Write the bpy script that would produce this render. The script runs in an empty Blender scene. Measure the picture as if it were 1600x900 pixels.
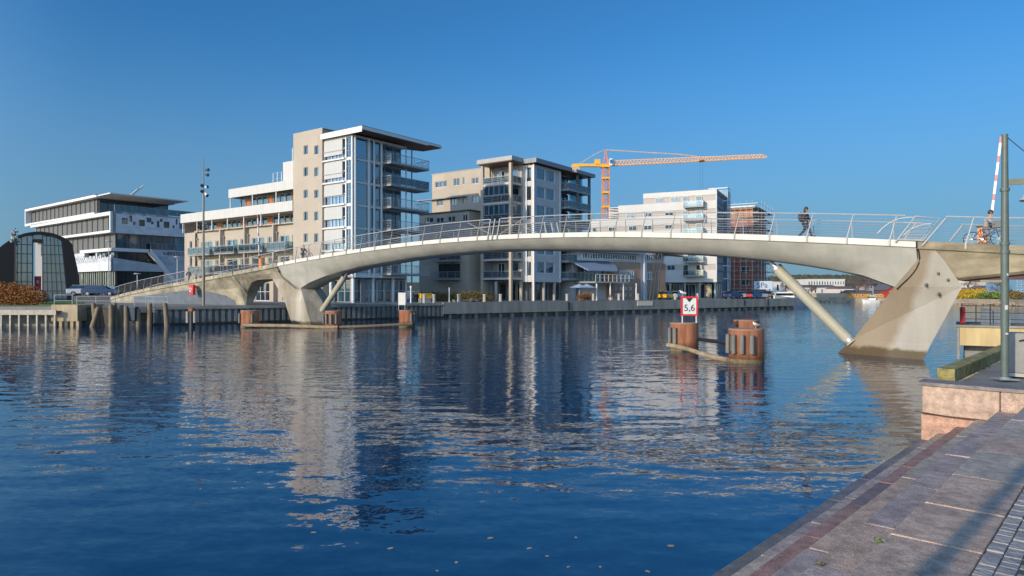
import bpy, bmesh, math, random
import numpy as np
from mathutils import Vector, Matrix
R = math.radians
random.seed(7)
scene = bpy.context.scene
COL = scene.collection

# ------------------------------------------------------------------ camera, sky, sun, exposure
H, F, CX, CY = 3.2, 1067.0, 800.0, 455.0
cam_d = bpy.data.cameras.new('camera')
cam_d.sensor_width = 36.0
cam_d.lens = 36.0 * F / 1600.0
cam_d.shift_y = (CY - 450.0) / 1600.0
cam_d.clip_start = 0.1
cam_d.clip_end = 9000.0
cam = bpy.data.objects.new('camera', cam_d)
COL.objects.link(cam)
cam.location = (0, 0, H)
cam.rotation_euler = (R(90), 0, 0)
scene.camera = cam

SUN_AZ, SUN_EL = 225.0, 17.0          # where the sun stands (clockwise from +Y), its height
world = bpy.data.worlds.new('World')
scene.world = world
world.use_nodes = True
wn = world.node_tree.nodes
bg = wn['Background']
sky = wn.new('ShaderNodeTexSky')
sky.sky_type = 'NISHITA'
sky.sun_disc = False
sky.sun_elevation = R(SUN_EL)
sky.sun_rotation = R(SUN_AZ)
sky.altitude = 0
sky.air_density = 1.0
sky.dust_density = 0.3
sky.ozone_density = 2.5
# clear northern autumn sky: less of the yellow band, a pale blue rim above the horizon
wl = world.node_tree.links
w_tc = wn.new('ShaderNodeTexCoord'); w_sp = wn.new('ShaderNodeSeparateXYZ'); wl.new(w_tc.outputs['Generated'], w_sp.inputs[0])
w_mr = wn.new('ShaderNodeMapRange'); w_mr.interpolation_type = 'SMOOTHSTEP'
w_mr.inputs[1].default_value = -.02; w_mr.inputs[2].default_value = .36; w_mr.inputs[3].default_value = .92; w_mr.inputs[4].default_value = 0
wl.new(w_sp.outputs[2], w_mr.inputs[0])
w_t = wn.new('ShaderNodeMix'); w_t.data_type = 'RGBA'; w_t.blend_type = 'MULTIPLY'; w_t.inputs[0].default_value = 1
wl.new(sky.outputs[0], w_t.inputs[6]); # the half of the sky away from the sun is deeper blue, the sunward half (behind the camera) bright and whiter
w_s = wn.new('ShaderNodeMapRange'); w_s.interpolation_type = 'SMOOTHSTEP'
w_d = wn.new('ShaderNodeVectorMath'); w_d.operation = 'DOT_PRODUCT'; wl.new(w_tc.outputs['Generated'], w_d.inputs[0]); w_d.inputs[1].default_value = (math.sin(R(SUN_AZ)), math.cos(R(SUN_AZ)), 0)
wl.new(w_d.outputs['Value'], w_s.inputs[0]); w_s.inputs[1].default_value = -.25; w_s.inputs[2].default_value = .35
w_c = wn.new('ShaderNodeMix'); w_c.data_type = 'RGBA'; wl.new(w_s.outputs[0], w_c.inputs[0]); w_c.inputs[6].default_value = (.28, .75, 1.10, 1); w_c.inputs[7].default_value = (1.95, 2.2, 2.5, 1)
wl.new(w_c.outputs[2], w_t.inputs[7])
w_m = wn.new('ShaderNodeMix'); w_m.data_type = 'RGBA'; w_f = wn.new('ShaderNodeMath'); w_f.operation = 'MULTIPLY'
w_i = wn.new('ShaderNodeMath'); w_i.operation = 'SUBTRACT'; w_i.inputs[0].default_value = 1; wl.new(w_s.outputs[0], w_i.inputs[1])
wl.new(w_mr.outputs[0], w_f.inputs[0]); wl.new(w_i.outputs[0], w_f.inputs[1]); wl.new(w_f.outputs[0], w_m.inputs[0])
wl.new(w_t.outputs[2], w_m.inputs[6]); w_m.inputs[7].default_value = (1.35, 2.3, 3.30, 1)
wl.new(w_m.outputs[2], bg.inputs[0])
bg.inputs[1].default_value = 0.13
sun_d = bpy.data.lights.new('sun', 'SUN')
sun_d.energy = 3.6
sun_d.angle = R(0.5)
sun_d.color = (1.0, 0.85, 0.65)
sun = bpy.data.objects.new('sun', sun_d)
COL.objects.link(sun)
sv = Vector((math.sin(R(SUN_AZ)) * math.cos(R(SUN_EL)), math.cos(R(SUN_AZ)) * math.cos(R(SUN_EL)), math.sin(R(SUN_EL))))
sun.rotation_euler = sv.to_track_quat('Z', 'Y').to_euler()
sun.location = (-40, -40, 60)
scene.view_settings.view_transform = 'Standard'
scene.view_settings.look = 'None'
scene.view_settings.exposure = 0.0
scene.view_settings.gamma = 1.0

# ------------------------------------------------------------------ helpers
def P(px, py, d):
    return Vector(((px - CX) / F * d, d, H + (CY - py) / F * d))

def lin(c):
    return tuple((v / 12.92 if v <= .04045 else ((v + .055) / 1.055) ** 2.4) for v in c)

MATS = {}
def mat(name, col, rough=.7, metal=0., var=.12, scale=3., bump=0., bscale=20., streak=False, spec=.5, hue2=None, ior=None):
    """plain procedural material: base colour broken up by noise, optional bump and vertical weather streaks"""
    if name in MATS: return MATS[name]
    m = bpy.data.materials.new(name); m.use_nodes = True
    nt = m.node_tree; N = nt.nodes; L = nt.links
    b = N['Principled BSDF']
    b.inputs['Roughness'].default_value = rough
    b.inputs['Metallic'].default_value = metal
    b.inputs['Specular IOR Level'].default_value = spec
    if ior: b.inputs['IOR'].default_value = ior
    tc = N.new('ShaderNodeTexCoord')
    mp = N.new('ShaderNodeMapping'); L.new(tc.outputs['Object'], mp.inputs[0])
    if streak: mp.inputs['Scale'].default_value = (1, 1, .15)
    nz = N.new('ShaderNodeTexNoise'); nz.inputs['Scale'].default_value = scale; nz.inputs['Detail'].default_value = 6
    nz.inputs['Roughness'].default_value = .65
    L.new(mp.outputs[0], nz.inputs['Vector'])
    rp = N.new('ShaderNodeValToRGB')
    rp.color_ramp.elements[0].position = .32; rp.color_ramp.elements[1].position = .68
    lo = tuple(max(0, c * (1 - var)) for c in col); hi = tuple(min(1, c * (1 + var)) for c in (hue2 or col))
    rp.color_ramp.elements[0].color = (*lo, 1); rp.color_ramp.elements[1].color = (*hi, 1)
    L.new(nz.outputs['Fac'], rp.inputs[0]); L.new(rp.outputs[0], b.inputs['Base Color'])
    if bump:
        n2 = N.new('ShaderNodeTexNoise'); n2.inputs['Scale'].default_value = bscale; n2.inputs['Detail'].default_value = 5
        L.new(tc.outputs['Object'], n2.inputs['Vector'])
        bp = N.new('ShaderNodeBump'); bp.inputs['Strength'].default_value = bump; bp.inputs['Distance'].default_value = .05
        L.new(n2.outputs['Fac'], bp.inputs['Height']); L.new(bp.outputs[0], b.inputs['Normal'])
    MATS[name] = m
    return m

def panel_mat(name, col, sx, sy, var=.06, line=.6, rough=.6, gap=.02, col2=None, offset=0.0):
    """cladding in panels: brick texture laid on the facade plane through local x+y and z"""
    m = bpy.data.materials.new(name); m.use_nodes = True
    nt = m.node_tree; N = nt.nodes; L = nt.links; b = N['Principled BSDF']
    b.inputs['Roughness'].default_value = rough
    tc = N.new('ShaderNodeTexCoord'); sp = N.new('ShaderNodeSeparateXYZ'); L.new(tc.outputs['Object'], sp.inputs[0])
    ad = N.new('ShaderNodeMath'); L.new(sp.outputs[0], ad.inputs[0]); L.new(sp.outputs[1], ad.inputs[1])
    cb = N.new('ShaderNodeCombineXYZ'); L.new(ad.outputs[0], cb.inputs[0]); L.new(sp.outputs[2], cb.inputs[1])
    br = N.new('ShaderNodeTexBrick'); L.new(cb.outputs[0], br.inputs['Vector'])
    br.offset = offset
    br.inputs['Scale'].default_value = 1
    br.inputs['Brick Width'].default_value = sx; br.inputs['Row Height'].default_value = sy
    br.inputs['Mortar Size'].default_value = gap; br.inputs['Mortar Smooth'].default_value = .2
    c2 = col2 or tuple(c * (1 - var * 2) for c in col)
    br.inputs['Color1'].default_value = (*col, 1); br.inputs['Color2'].default_value = (*c2, 1)
    br.inputs['Mortar'].default_value = (*[c * line for c in col], 1)
    nz = N.new('ShaderNodeTexNoise'); nz.inputs['Scale'].default_value = .5; nz.inputs['Detail'].default_value = 5
    L.new(tc.outputs['Object'], nz.inputs['Vector'])
    mx = N.new('ShaderNodeMix'); mx.data_type = 'RGBA'; mx.blend_type = 'MULTIPLY'; mx.inputs[0].default_value = 1
    rp = N.new('ShaderNodeValToRGB'); rp.color_ramp.elements[0].position = .3; rp.color_ramp.elements[1].position = .7
    rp.color_ramp.elements[0].color = (1 - var * 1.6,) * 3 + (1,); rp.color_ramp.elements[1].color = (1, 1, 1, 1)
    L.new(nz.outputs['Fac'], rp.inputs[0])
    L.new(br.outputs['Color'], mx.inputs[6]); L.new(rp.outputs[0], mx.inputs[7]); L.new(mx.outputs[2], b.inputs['Base Color'])
    MATS[name] = m
    return m

def glass_mat(name, col, light=(.35, .36, .34), thr=.75, ior=2.1):
    """window pane: reflective, with a room or a curtain behind it, varied per window"""
    m = bpy.data.materials.new(name); m.use_nodes = True
    nt = m.node_tree; N = nt.nodes; L = nt.links; b = N['Principled BSDF']
    b.inputs['Roughness'].default_value = .05; b.inputs['IOR'].default_value = ior
    oi = N.new('ShaderNodeObjectInfo'); tc = N.new('ShaderNodeTexCoord')
    mp = N.new('ShaderNodeMapping'); mp.inputs['Scale'].default_value = (1.3, 1.3, .25)
    L.new(tc.outputs['Object'], mp.inputs[0])
    nz = N.new('ShaderNodeTexNoise'); nz.noise_dimensions = '4D'; nz.inputs['Scale'].default_value = .9; nz.inputs['Detail'].default_value = 2
    L.new(mp.outputs[0], nz.inputs['Vector']); 
    mu = N.new('ShaderNodeMath'); mu.operation = 'MULTIPLY'; mu.inputs[1].default_value = 37
    L.new(oi.outputs['Random'], mu.inputs[0]); L.new(mu.outputs[0], nz.inputs['W'])
    rp = N.new('ShaderNodeValToRGB')
    e = rp.color_ramp.elements
    e[0].position = .35; e[0].color = (*[c * .35 for c in col], 1); e[1].position = thr; e[1].color = (*light, 1)
    k = rp.color_ramp.elements.new((.35 + thr) / 2 + .03); k.color = (*col, 1)
    L.new(nz.outputs['Fac'], rp.inputs[0]); L.new(rp.outputs[0], b.inputs['Base Color'])
    n3 = N.new('ShaderNodeTexNoise'); n3.inputs['Scale'].default_value = .6
    L.new(tc.outputs['Object'], n3.inputs['Vector'])
    bp = N.new('ShaderNodeBump'); bp.inputs['Strength'].default_value = .08; bp.inputs['Distance'].default_value = .1
    L.new(n3.outputs['Fac'], bp.inputs['Height']); L.new(bp.outputs[0], b.inputs['Normal'])
    MATS[name] = m
    return m

def clear_glass(name, tint=(.7, .85, .9), mixf=.35, rough=.03):
    m = bpy.data.materials.new(name); m.use_nodes = True
    nt = m.node_tree; N = nt.nodes; L = nt.links
    for n in list(N): N.remove(n)
    o = N.new('ShaderNodeOutputMaterial'); tr = N.new('ShaderNodeBsdfTransparent'); gl = N.new('ShaderNodeBsdfGlossy')
    tr.inputs[0].default_value = (*tint, 1); gl.inputs['Roughness'].default_value = rough
    gl.inputs[0].default_value = (.85, .92, 1, 1)
    fr = N.new('ShaderNodeFresnel'); fr.inputs[0].default_value = 1.6
    ad = N.new('ShaderNodeMath'); ad.inputs[1].default_value = mixf; ad.use_clamp = True
    L.new(fr.outputs[0], ad.inputs[0])
    mx = N.new('ShaderNodeMixShader'); L.new(ad.outputs[0], mx.inputs[0]); L.new(tr.outputs[0], mx.inputs[1]); L.new(gl.outputs[0], mx.inputs[2])
    L.new(mx.outputs[0], o.inputs[0])
    MATS[name] = m
    return m

def add_waterline(m, z0=.1, z1=.42, dark=.35):
    nt = m.node_tree; N = nt.nodes; L = nt.links; b = N['Principled BSDF']; src = b.inputs['Base Color'].links[0].from_socket
    g = N.new('ShaderNodeNewGeometry'); sp = N.new('ShaderNodeSeparateXYZ'); L.new(g.outputs['Position'], sp.inputs[0])
    nz = N.new('ShaderNodeTexNoise'); nz.inputs['Scale'].default_value = 1.6; nz.inputs['Detail'].default_value = 6; L.new(g.outputs['Position'], nz.inputs['Vector'])
    ma = N.new('ShaderNodeMath'); ma.operation = 'MULTIPLY_ADD'; ma.inputs[1].default_value = -.5; L.new(nz.outputs['Fac'], ma.inputs[0]); L.new(sp.outputs[2], ma.inputs[2])
    mr = N.new('ShaderNodeMapRange'); mr.inputs[1].default_value = z0 - .25; mr.inputs[2].default_value = z1 - .25; mr.inputs[3].default_value = dark; mr.inputs[4].default_value = 1
    L.new(ma.outputs[0], mr.inputs[0])
    mx = N.new('ShaderNodeMix'); mx.data_type = 'RGBA'; mx.blend_type = 'MULTIPLY'; mx.inputs[0].default_value = 1
    cb = N.new('ShaderNodeCombineColor')
    for i, p in enumerate((1.0, 1.15, 1.5)):
        pw = N.new('ShaderNodeMath'); pw.operation = 'POWER'; pw.inputs[1].default_value = p; L.new(mr.outputs[0], pw.inputs[0]); L.new(pw.outputs[0], cb.inputs[i])
    L.new(src, mx.inputs[6]); L.new(cb.outputs[0], mx.inputs[7]); L.new(mx.outputs[2], b.inputs['Base Color'])

class MB:
    """collects shapes and links them as ONE mesh object"""
    def __init__(s): s.v = []; s.f = []; s.mi = []; s.cur = 0
    def face(s, pts):
        n = len(s.v); s.v += [tuple(p) for p in pts]; s.f.append(tuple(range(n, n + len(pts)))); s.mi.append(s.cur)
    def box(s, x0, x1, y0, y1, z0, z1):
        if x0 > x1: x0, x1 = x1, x0
        if y0 > y1: y0, y1 = y1, y0
        if z0 > z1: z0, z1 = z1, z0
        n = len(s.v)
        s.v += [(x0,y0,z0),(x1,y0,z0),(x1,y1,z0),(x0,y1,z0),(x0,y0,z1),(x1,y0,z1),(x1,y1,z1),(x0,y1,z1)]
        for q in ((0,3,2,1),(4,5,6,7),(0,1,5,4),(1,2,6,5),(2,3,7,6),(3,0,4,7)):
            s.f.append(tuple(n + i for i in q)); s.mi.append(s.cur)
        return s
    def loft(s, rings, cap=True, closed=True):
        n0 = len(s.v); k = len(rings[0])
        for r in rings: s.v += [tuple(p) for p in r]
        for i in range(len(rings) - 1):
            for j in range(k if closed else k - 1):
                a = n0 + i * k + j; b = n0 + i * k + (j + 1) % k
                s.f.append((a, b, b + k, a + k)); s.mi.append(s.cur)
        if cap:
            s.f.append(tuple(n0 + j for j in reversed(range(k)))); s.mi.append(s.cur)
            s.f.append(tuple(n0 + (len(rings) - 1) * k + j for j in range(k))); s.mi.append(s.cur)
        return s
    def cyl(s, p0, p1, r0, r1=None, seg=10, cap=True):
        r1 = r0 if r1 is None else r1
        p0 = Vector(p0); p1 = Vector(p1); d = (p1 - p0).normalized()
        a = Vector((0, 0, 1)) if abs(d.z) < .9 else Vector((1, 0, 0))
        u = d.cross(a).normalized(); w = d.cross(u)
        rg = []
        for p, r in ((p0, r0), (p1, r1)):
            rg.append([p + (u * math.cos(2*math.pi*i/seg) + w * math.sin(2*math.pi*i/seg)) * r for i in range(seg)])
        return s.loft(rg, cap)
    def tube(s, pts, r, seg=6):
        pts = [Vector(p) for p in pts]; rg = []
        for i, p in enumerate(pts):
            d = (pts[min(i+1, len(pts)-1)] - pts[max(i-1, 0)]).normalized()
            a = Vector((0, 0, 1)) if abs(d.z) < .95 else Vector((1, 0, 0))
            u = d.cross(a).normalized(); w = d.cross(u)
            rr = r[i] if isinstance(r, (list, tuple)) else r
            rg.append([p + (u * math.cos(2*math.pi*k/seg) + w * math.sin(2*math.pi*k/seg)) * rr for k in range(seg)])
        return s.loft(rg)
    def bar(s, p0, p1, w, h):
        p0 = Vector(p0); p1 = Vector(p1); d = (p1 - p0).normalized()
        a = Vector((0, 0, 1)) if abs(d.z) < .95 else Vector((1, 0, 0))
        u = d.cross(a).normalized() * (w / 2); v = u.cross(d).normalized() * (h / 2)
        return s.loft([[p + u + v, p - u + v, p - u - v, p + u - v] for p in (p0, p1)])
    def prism(s, poly, z0, z1):
        return s.loft([[(x, y, z0) for x, y in poly], [(x, y, z1) for x, y in poly]])
    def ball(s, c, rx, ry=None, rz=None, seg=10, rings=6):
        ry = rx if ry is None else ry; rz = rx if rz is None else rz
        rg = []
        for i in range(rings + 1):
            t = math.pi * (i / rings) ; t = min(max(t, .05), math.pi - .05)
            rg.append([(c[0] + rx*math.sin(t)*math.cos(2*math.pi*k/seg), c[1] + ry*math.sin(t)*math.sin(2*math.pi*k/seg), c[2] - rz*math.cos(t)) for k in range(seg)])
        return s.loft(rg)
    def build_each(s, name, mats, parent=None, **kw):
        """every separate solid collected becomes a part of its own"""
        n = len(s.v); up = list(range(n))
        def find(a):
            while up[a] != a: up[a] = up[up[a]]; a = up[a]
            return a
        for f in s.f:
            r0 = find(f[0])
            for q in f[1:]: up[find(q)] = r0
        groups = {}
        for f, mi in zip(s.f, s.mi): groups.setdefault(find(f[0]), []).append((f, mi))
        out = []
        for g in groups.values():
            p = MB(); ix = {}
            for f, mi in g:
                t = []
                for q in f:
                    if q not in ix: ix[q] = len(p.v); p.v.append(s.v[q])
                    t.append(ix[q])
                p.f.append(tuple(t)); p.mi.append(mi)
            out.append(p.build(name, mats, parent, **kw))
        return out
    def build(s, name, mats, parent=None, loc=None, rotz=0, smooth=False, label=None, bevel=0):
        me = bpy.data.meshes.new(name); me.from_pydata(s.v, [], s.f)
        for m in (mats if isinstance(mats, (list, tuple)) else [mats]): me.materials.append(m)
        me.polygons.foreach_set('material_index', s.mi)
        me.update()
        bm = bmesh.new(); bm.from_mesh(me); bmesh.ops.recalc_face_normals(bm, faces=bm.faces[:]); bm.to_mesh(me); bm.free()
        o = bpy.data.objects.new(name, me); COL.objects.link(o)
        if parent is not None: o.parent = parent
        if loc is not None: o.location = loc
        o.rotation_euler = (0, 0, rotz)
        if smooth: smooth_it(me)
        if bevel:
            b = o.modifiers.new('bevel', 'BEVEL'); b.width = bevel; b.segments = 2; b.limit_method = 'ANGLE'
        if label: o['label'] = label
        return o

def smooth_it(me, ang=40):
    me.polygons.foreach_set('use_smooth', [True] * len(me.polygons))
    try: me.set_sharp_from_angle(angle=R(ang))
    except Exception: pass

def thing(name, label, cat, loc=(0, 0, 0), rotz=0, group=None):
    o = bpy.data.objects.new(name, None); COL.objects.link(o)
    o.empty_display_size = .2
    o.location = loc; o.rotation_euler = (0, 0, rotz); o['label'] = label; o['category'] = cat
    if group: o['group'] = group
    return o
def tag(o, label, cat, group=None):
    o['label'] = label; o['category'] = cat
    if group: o['group'] = group
    return o
def struct(o, kind='structure'):
    o['kind'] = kind
    return o
def copy_thing(root, loc, rotz=None, label=None, group=None):
    def rec(o, par):
        c = o.copy(); COL.objects.link(c); c.parent = par
        for ch in list(o.children): rec(ch, c)
        return c
    r = rec(root, None)
    r.location = loc
    if rotz is not None: r.rotation_euler = (0, 0, rotz)
    if label: r['label'] = label
    if group: r['group'] = group
    return r
def text_obj(txt, size, material, parent, loc, rot, depth=.01, name='lettering'):
    cu = bpy.data.curves.new(name, 'FONT'); cu.body = txt; cu.size = size; cu.extrude = depth
    cu.align_x = 'CENTER'; cu.align_y = 'CENTER'
    tmp = bpy.data.objects.new(name + '_tmp', cu)
    COL.objects.link(tmp)
    dg = bpy.context.evaluated_depsgraph_get(); dg.update()
    me = bpy.data.meshes.new_from_object(tmp.evaluated_get(dg))
    bpy.data.objects.remove(tmp); bpy.data.curves.remove(cu)
    me.materials.clear(); me.materials.append(material)
    o = bpy.data.objects.new(name, me); COL.objects.link(o)
    if parent: o.parent = parent
    o.location = loc; o.rotation_euler = rot
    return o

# ------------------------------------------------------------------ materials
M_CONC = mat('pale concrete', (.40, .38, .32), .8, var=.14, scale=.9, bump=.15, streak=True)
M_PIER = mat('weathered concrete', (.25, .20, .125), .85, var=.22, scale=.45, bump=.3, bscale=9, streak=True, hue2=(.40, .355, .28))
M_PIERR = M_PIER.copy(); M_PIERR.name = 'right pier concrete'
M_APPR = mat('brown stained concrete', (.20, .155, .09), .85, var=.25, scale=.6, bump=.3, bscale=9, hue2=(.29, .24, .155))
M_ABUT = mat('stained concrete', (.26, .225, .15), .85, var=.28, scale=.5, bump=.25, bscale=8, hue2=(.38, .33, .24))
M_WHITE = mat('white paint', (.72, .70, .66), .5, var=.05)
M_STEEL = mat('brushed steel', (.29, .28, .265), .5, metal=.2, var=.08)
M_GALV = mat('galvanised steel', (.42, .43, .44), .45, metal=.6, var=.1)
M_DARKM = mat('dark painted metal', (.05, .055, .055), .45, var=.2)
M_BLACK = mat('black paint', (.02, .02, .022), .5, var=.2)
M_RUST = mat('rusty steel', (.26, .085, .035), .85, var=.35, scale=2.2, bump=.3, bscale=14, streak=True, hue2=(.34, .14, .07))
def add_stain(m):
    """brown run-off stain with its own slanted outline on the river side of the right pier"""
    nt = m.node_tree; N = nt.nodes; L = nt.links; b = N['Principled BSDF']; src = b.inputs['Base Color'].links[0].from_socket
    tc = N.new('ShaderNodeTexCoord'); sp = N.new('ShaderNodeSeparateXYZ'); L.new(tc.outputs['Object'], sp.inputs[0])
    nz = N.new('ShaderNodeTexNoise'); nz.inputs['Scale'].default_value = .9; nz.inputs['Detail'].default_value = 7; L.new(tc.outputs['Object'], nz.inputs['Vector'])
    a = N.new('ShaderNodeMath'); a.operation = 'MULTIPLY_ADD'; a.inputs[1].default_value = .45; a.inputs[2].default_value = .75 - 2.25 - .45; L.new(sp.outputs[2], a.inputs[0])
    c = N.new('ShaderNodeMath'); c.operation = 'SUBTRACT'; L.new(a.outputs[0], c.inputs[0]); L.new(sp.outputs[0], c.inputs[1])
    d = N.new('ShaderNodeMath'); d.operation = 'MULTIPLY_ADD'; d.inputs[1].default_value = 1.1; L.new(nz.outputs['Fac'], d.inputs[0]); L.new(c.outputs[0], d.inputs[2])
    r = N.new('ShaderNodeMapRange'); r.inputs[1].default_value = -.12; r.inputs[2].default_value = .30; L.new(d.outputs[0], r.inputs[0])
    mx = N.new('ShaderNodeMix'); mx.data_type = 'RGBA'; mx.blend_type = 'MULTIPLY'; L.new(r.outputs[0], mx.inputs[0]); L.new(src, mx.inputs[6]); mx.inputs[7].default_value = (.72, .62, .50, 1); L.new(mx.outputs[2], b.inputs['Base Color'])
    for e, c_ in zip(N['Color Ramp'].color_ramp.elements, ((.32, .285, .23, 1), (.43, .39, .325, 1))): e.color = c_
def add_boards(m, period=.16, amt=.10):
    """faint lines left by the formwork boards, and tie holes of noise"""
    nt = m.node_tree; N = nt.nodes; L = nt.links; b = N['Principled BSDF']; src = b.inputs['Base Color'].links[0].from_socket
    tc = N.new('ShaderNodeTexCoord'); mp = N.new('ShaderNodeMapping'); mp.inputs['Scale'].default_value = (.35, .35, 1 / period * .5); L.new(tc.outputs['Object'], mp.inputs[0])
    nz = N.new('ShaderNodeTexNoise'); nz.inputs['Scale'].default_value = 1.0; nz.inputs['Detail'].default_value = 3; L.new(mp.outputs[0], nz.inputs['Vector'])
    r = N.new('ShaderNodeMapRange'); r.inputs[1].default_value = .35; r.inputs[2].default_value = .65; r.inputs[3].default_value = 1 - amt * 1.4; r.inputs[4].default_value = 1 + amt; L.new(nz.outputs['Fac'], r.inputs[0])
    cb = N.new('ShaderNodeCombineColor'); [L.new(r.outputs[0], cb.inputs[i]) for i in range(3)]
    mx = N.new('ShaderNodeMix'); mx.data_type = 'RGBA'; mx.blend_type = 'MULTIPLY'; mx.inputs[0].default_value = 1; L.new(src, mx.inputs[6]); L.new(cb.outputs[0], mx.inputs[7]); L.new(mx.outputs[2], b.inputs['Base Color'])
add_boards(M_APPR, .16, .14); add_boards(M_CONC, .3, .05); add_boards(M_ABUT, .2, .10)
add_stain(M_PIERR)
add_waterline(M_PIERR, .32, .50, .33); add_waterline(M_PIER, .32, .50, .33); add_waterline(M_RUST, .15, .5, .4)
M_RUBBER = mat('grey rubber', (.16, .16, .14), .75, var=.3, scale=4, streak=True)
M_TIMBER = mat('wet timber', (.30, .22, .13), .8, var=.35, scale=3, bump=.3)
M_PILE = mat('old pile timber', (.21, .155, .095), .85, var=.35, scale=4, bump=.4, streak=True)
M_MOSSY = mat('mossy timber', (.17, .16, .035), .85, var=.45, scale=5, bump=.5, hue2=(.30, .24, .09))
M_ORANGE = mat('orange paint', (.80, .22, .02), .45, var=.05)
M_RED = mat('red paint', (.65, .03, .03), .45, var=.05)
M_YELLOW = mat('yellow paint', (.80, .42, .03), .5, var=.1)
M_SHEET = mat('weathered sheet pile', (.17, .17, .16), .8, var=.3, scale=1.5, streak=True)
M_QUAYC = mat('quay concrete', (.24, .23, .20), .85, var=.25, scale=.8, streak=True, bump=.2)
M_ASPH = mat('asphalt', (.08, .08, .08), .9, var=.2, scale=2)
M_DECK = mat('deck surface', (.22, .21, .19), .85, var=.1)
G_WIN = glass_mat('window glass', (.035, .05, .065), thr=.72)
G_DARK = glass_mat('dark glass', (.012, .016, .02), light=(.06, .07, .08), thr=.8)
G_BLUE = glass_mat('blue glass', (.03, .09, .13), light=(.16, .26, .30), thr=.8)
G_CLEAR = clear_glass('clear glass', (.45, .62, .80), .30)
G_RAIL = clear_glass('balcony glass', (.66, .76, .78), .06, .12)
# ------------------------------------------------------------------ water
def water_material():
    m = bpy.data.materials.new('river water'); m.use_nodes = True
    nt = m.node_tree; N = nt.nodes; L = nt.links; b = N['Principled BSDF']
    b.inputs['Base Color'].default_value = (.001, .034, .085, 1)
    b.inputs['Roughness'].default_value = .03
    b.inputs['IOR'].default_value = 1.72
    b.inputs['Specular IOR Level'].default_value = .55
    tc = N.new('ShaderNodeTexCoord')
    def layer(scale, sx, sy, rot, detail, amp):
        mp = N.new('ShaderNodeMapping'); mp.inputs['Scale'].default_value = (sx, sy, 1); mp.inputs['Rotation'].default_value = (0, 0, R(rot))
        L.new(tc.outputs['Object'], mp.inputs[0])
        nz = N.new('ShaderNodeTexNoise'); nz.inputs['Scale'].default_value = scale; nz.inputs['Detail'].default_value = detail
        nz.inputs['Roughness'].default_value = .5
        L.new(mp.outputs[0], nz.inputs['Vector'])
        mu = N.new('ShaderNodeMath'); mu.operation = 'MULTIPLY'; mu.inputs[1].default_value = amp
        L.new(nz.outputs['Fac'], mu.inputs[0]); return mu.outputs[0]
    a = layer(.75, .7, 1.7, 8, 1, .028)
    bp = N.new('ShaderNodeBump'); bp.inputs['Strength'].default_value = 1; bp.inputs['Distance'].default_value = 1
    L.new(a, bp.inputs['Height'])
    # chop given as slopes, so that it stays rough far away; calmer in the lee of the near quay, in patches
    pt = N.new('ShaderNodeTexNoise'); pt.inputs['Scale'].default_value = .07; pt.inputs['Detail'].default_value = 3
    mpp = N.new('ShaderNodeMapping'); mpp.inputs['Scale'].default_value = (.5, 1.3, 1); mpp.inputs['Rotation'].default_value = (0, 0, R(20)); L.new(tc.outputs['Object'], mpp.inputs[0]); L.new(mpp.outputs[0], pt.inputs['Vector'])
    pr = N.new('ShaderNodeMapRange'); pr.inputs[1].default_value = .38; pr.inputs[2].default_value = .62; pr.inputs[3].default_value = .55; pr.inputs[4].default_value = 1.35
    L.new(pt.outputs['Fac'], pr.inputs[0])
    sp = N.new('ShaderNodeSeparateXYZ'); L.new(tc.outputs['Object'], sp.inputs[0])
    ds = N.new('ShaderNodeMapRange'); ds.inputs[1].default_value = 8; ds.inputs[2].default_value = 32; ds.inputs[3].default_value = .62; ds.inputs[4].default_value = 1.0; L.new(sp.outputs[1], ds.inputs[0])
    am = N.new('ShaderNodeMath'); am.operation = 'MULTIPLY'; L.new(pr.outputs[0], am.inputs[0]); L.new(ds.outputs[0], am.inputs[1])
    def slope(scale, sx, sy, rot, detail, amp):
        mp = N.new('ShaderNodeMapping'); mp.inputs['Scale'].default_value = (sx, sy, 1); mp.inputs['Rotation'].default_value = (0, 0, R(rot)); L.new(tc.outputs['Object'], mp.inputs[0])
        nz = N.new('ShaderNodeTexNoise'); nz.inputs['Scale'].default_value = scale; nz.inputs['Detail'].default_value = detail; L.new(mp.outputs[0], nz.inputs['Vector'])
        v = N.new('ShaderNodeVectorMath'); v.operation = 'SUBTRACT'; L.new(nz.outputs['Color'], v.inputs[0]); v.inputs[1].default_value = (.5, .5, .5)
        w = N.new('ShaderNodeVectorMath'); w.operation = 'MULTIPLY'; L.new(v.outputs[0], w.inputs[0]); w.inputs[1].default_value = (amp * .7, amp, 0); return w.outputs[0]
    v1 = slope(2.4, .6, 1.5, -12, 2, .16); v2 = slope(9.0, .75, 1.3, 15, 2, .17)
    va = N.new('ShaderNodeVectorMath'); L.new(v1, va.inputs[0]); L.new(v2, va.inputs[1])
    vs = N.new('ShaderNodeVectorMath'); vs.operation = 'SCALE'; L.new(va.outputs[0], vs.inputs[0]); L.new(am.outputs[0], vs.inputs['Scale'])
    vb = N.new('ShaderNodeVectorMath'); L.new(vs.outputs[0], vb.inputs[0]); L.new(bp.outputs[0], vb.inputs[1])
    vn = N.new('ShaderNodeVectorMath'); vn.operation = 'NORMALIZE'; L.new(vb.outputs[0], vn.inputs[0]); L.new(vn.outputs[0], b.inputs['Normal'])
    return m
m = MB(); m.face([(-700, -300, 0), (1400, -300, 0), (1400, 1200, 0), (-700, 1200, 0)])
struct(m.build('water', water_material()))
m = MB(); m.box(-2500, 3500, -800, 6000, -6, -4)
struct(m.build('riverbed', mat('mud', (.05, .045, .03), .9)))

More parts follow.
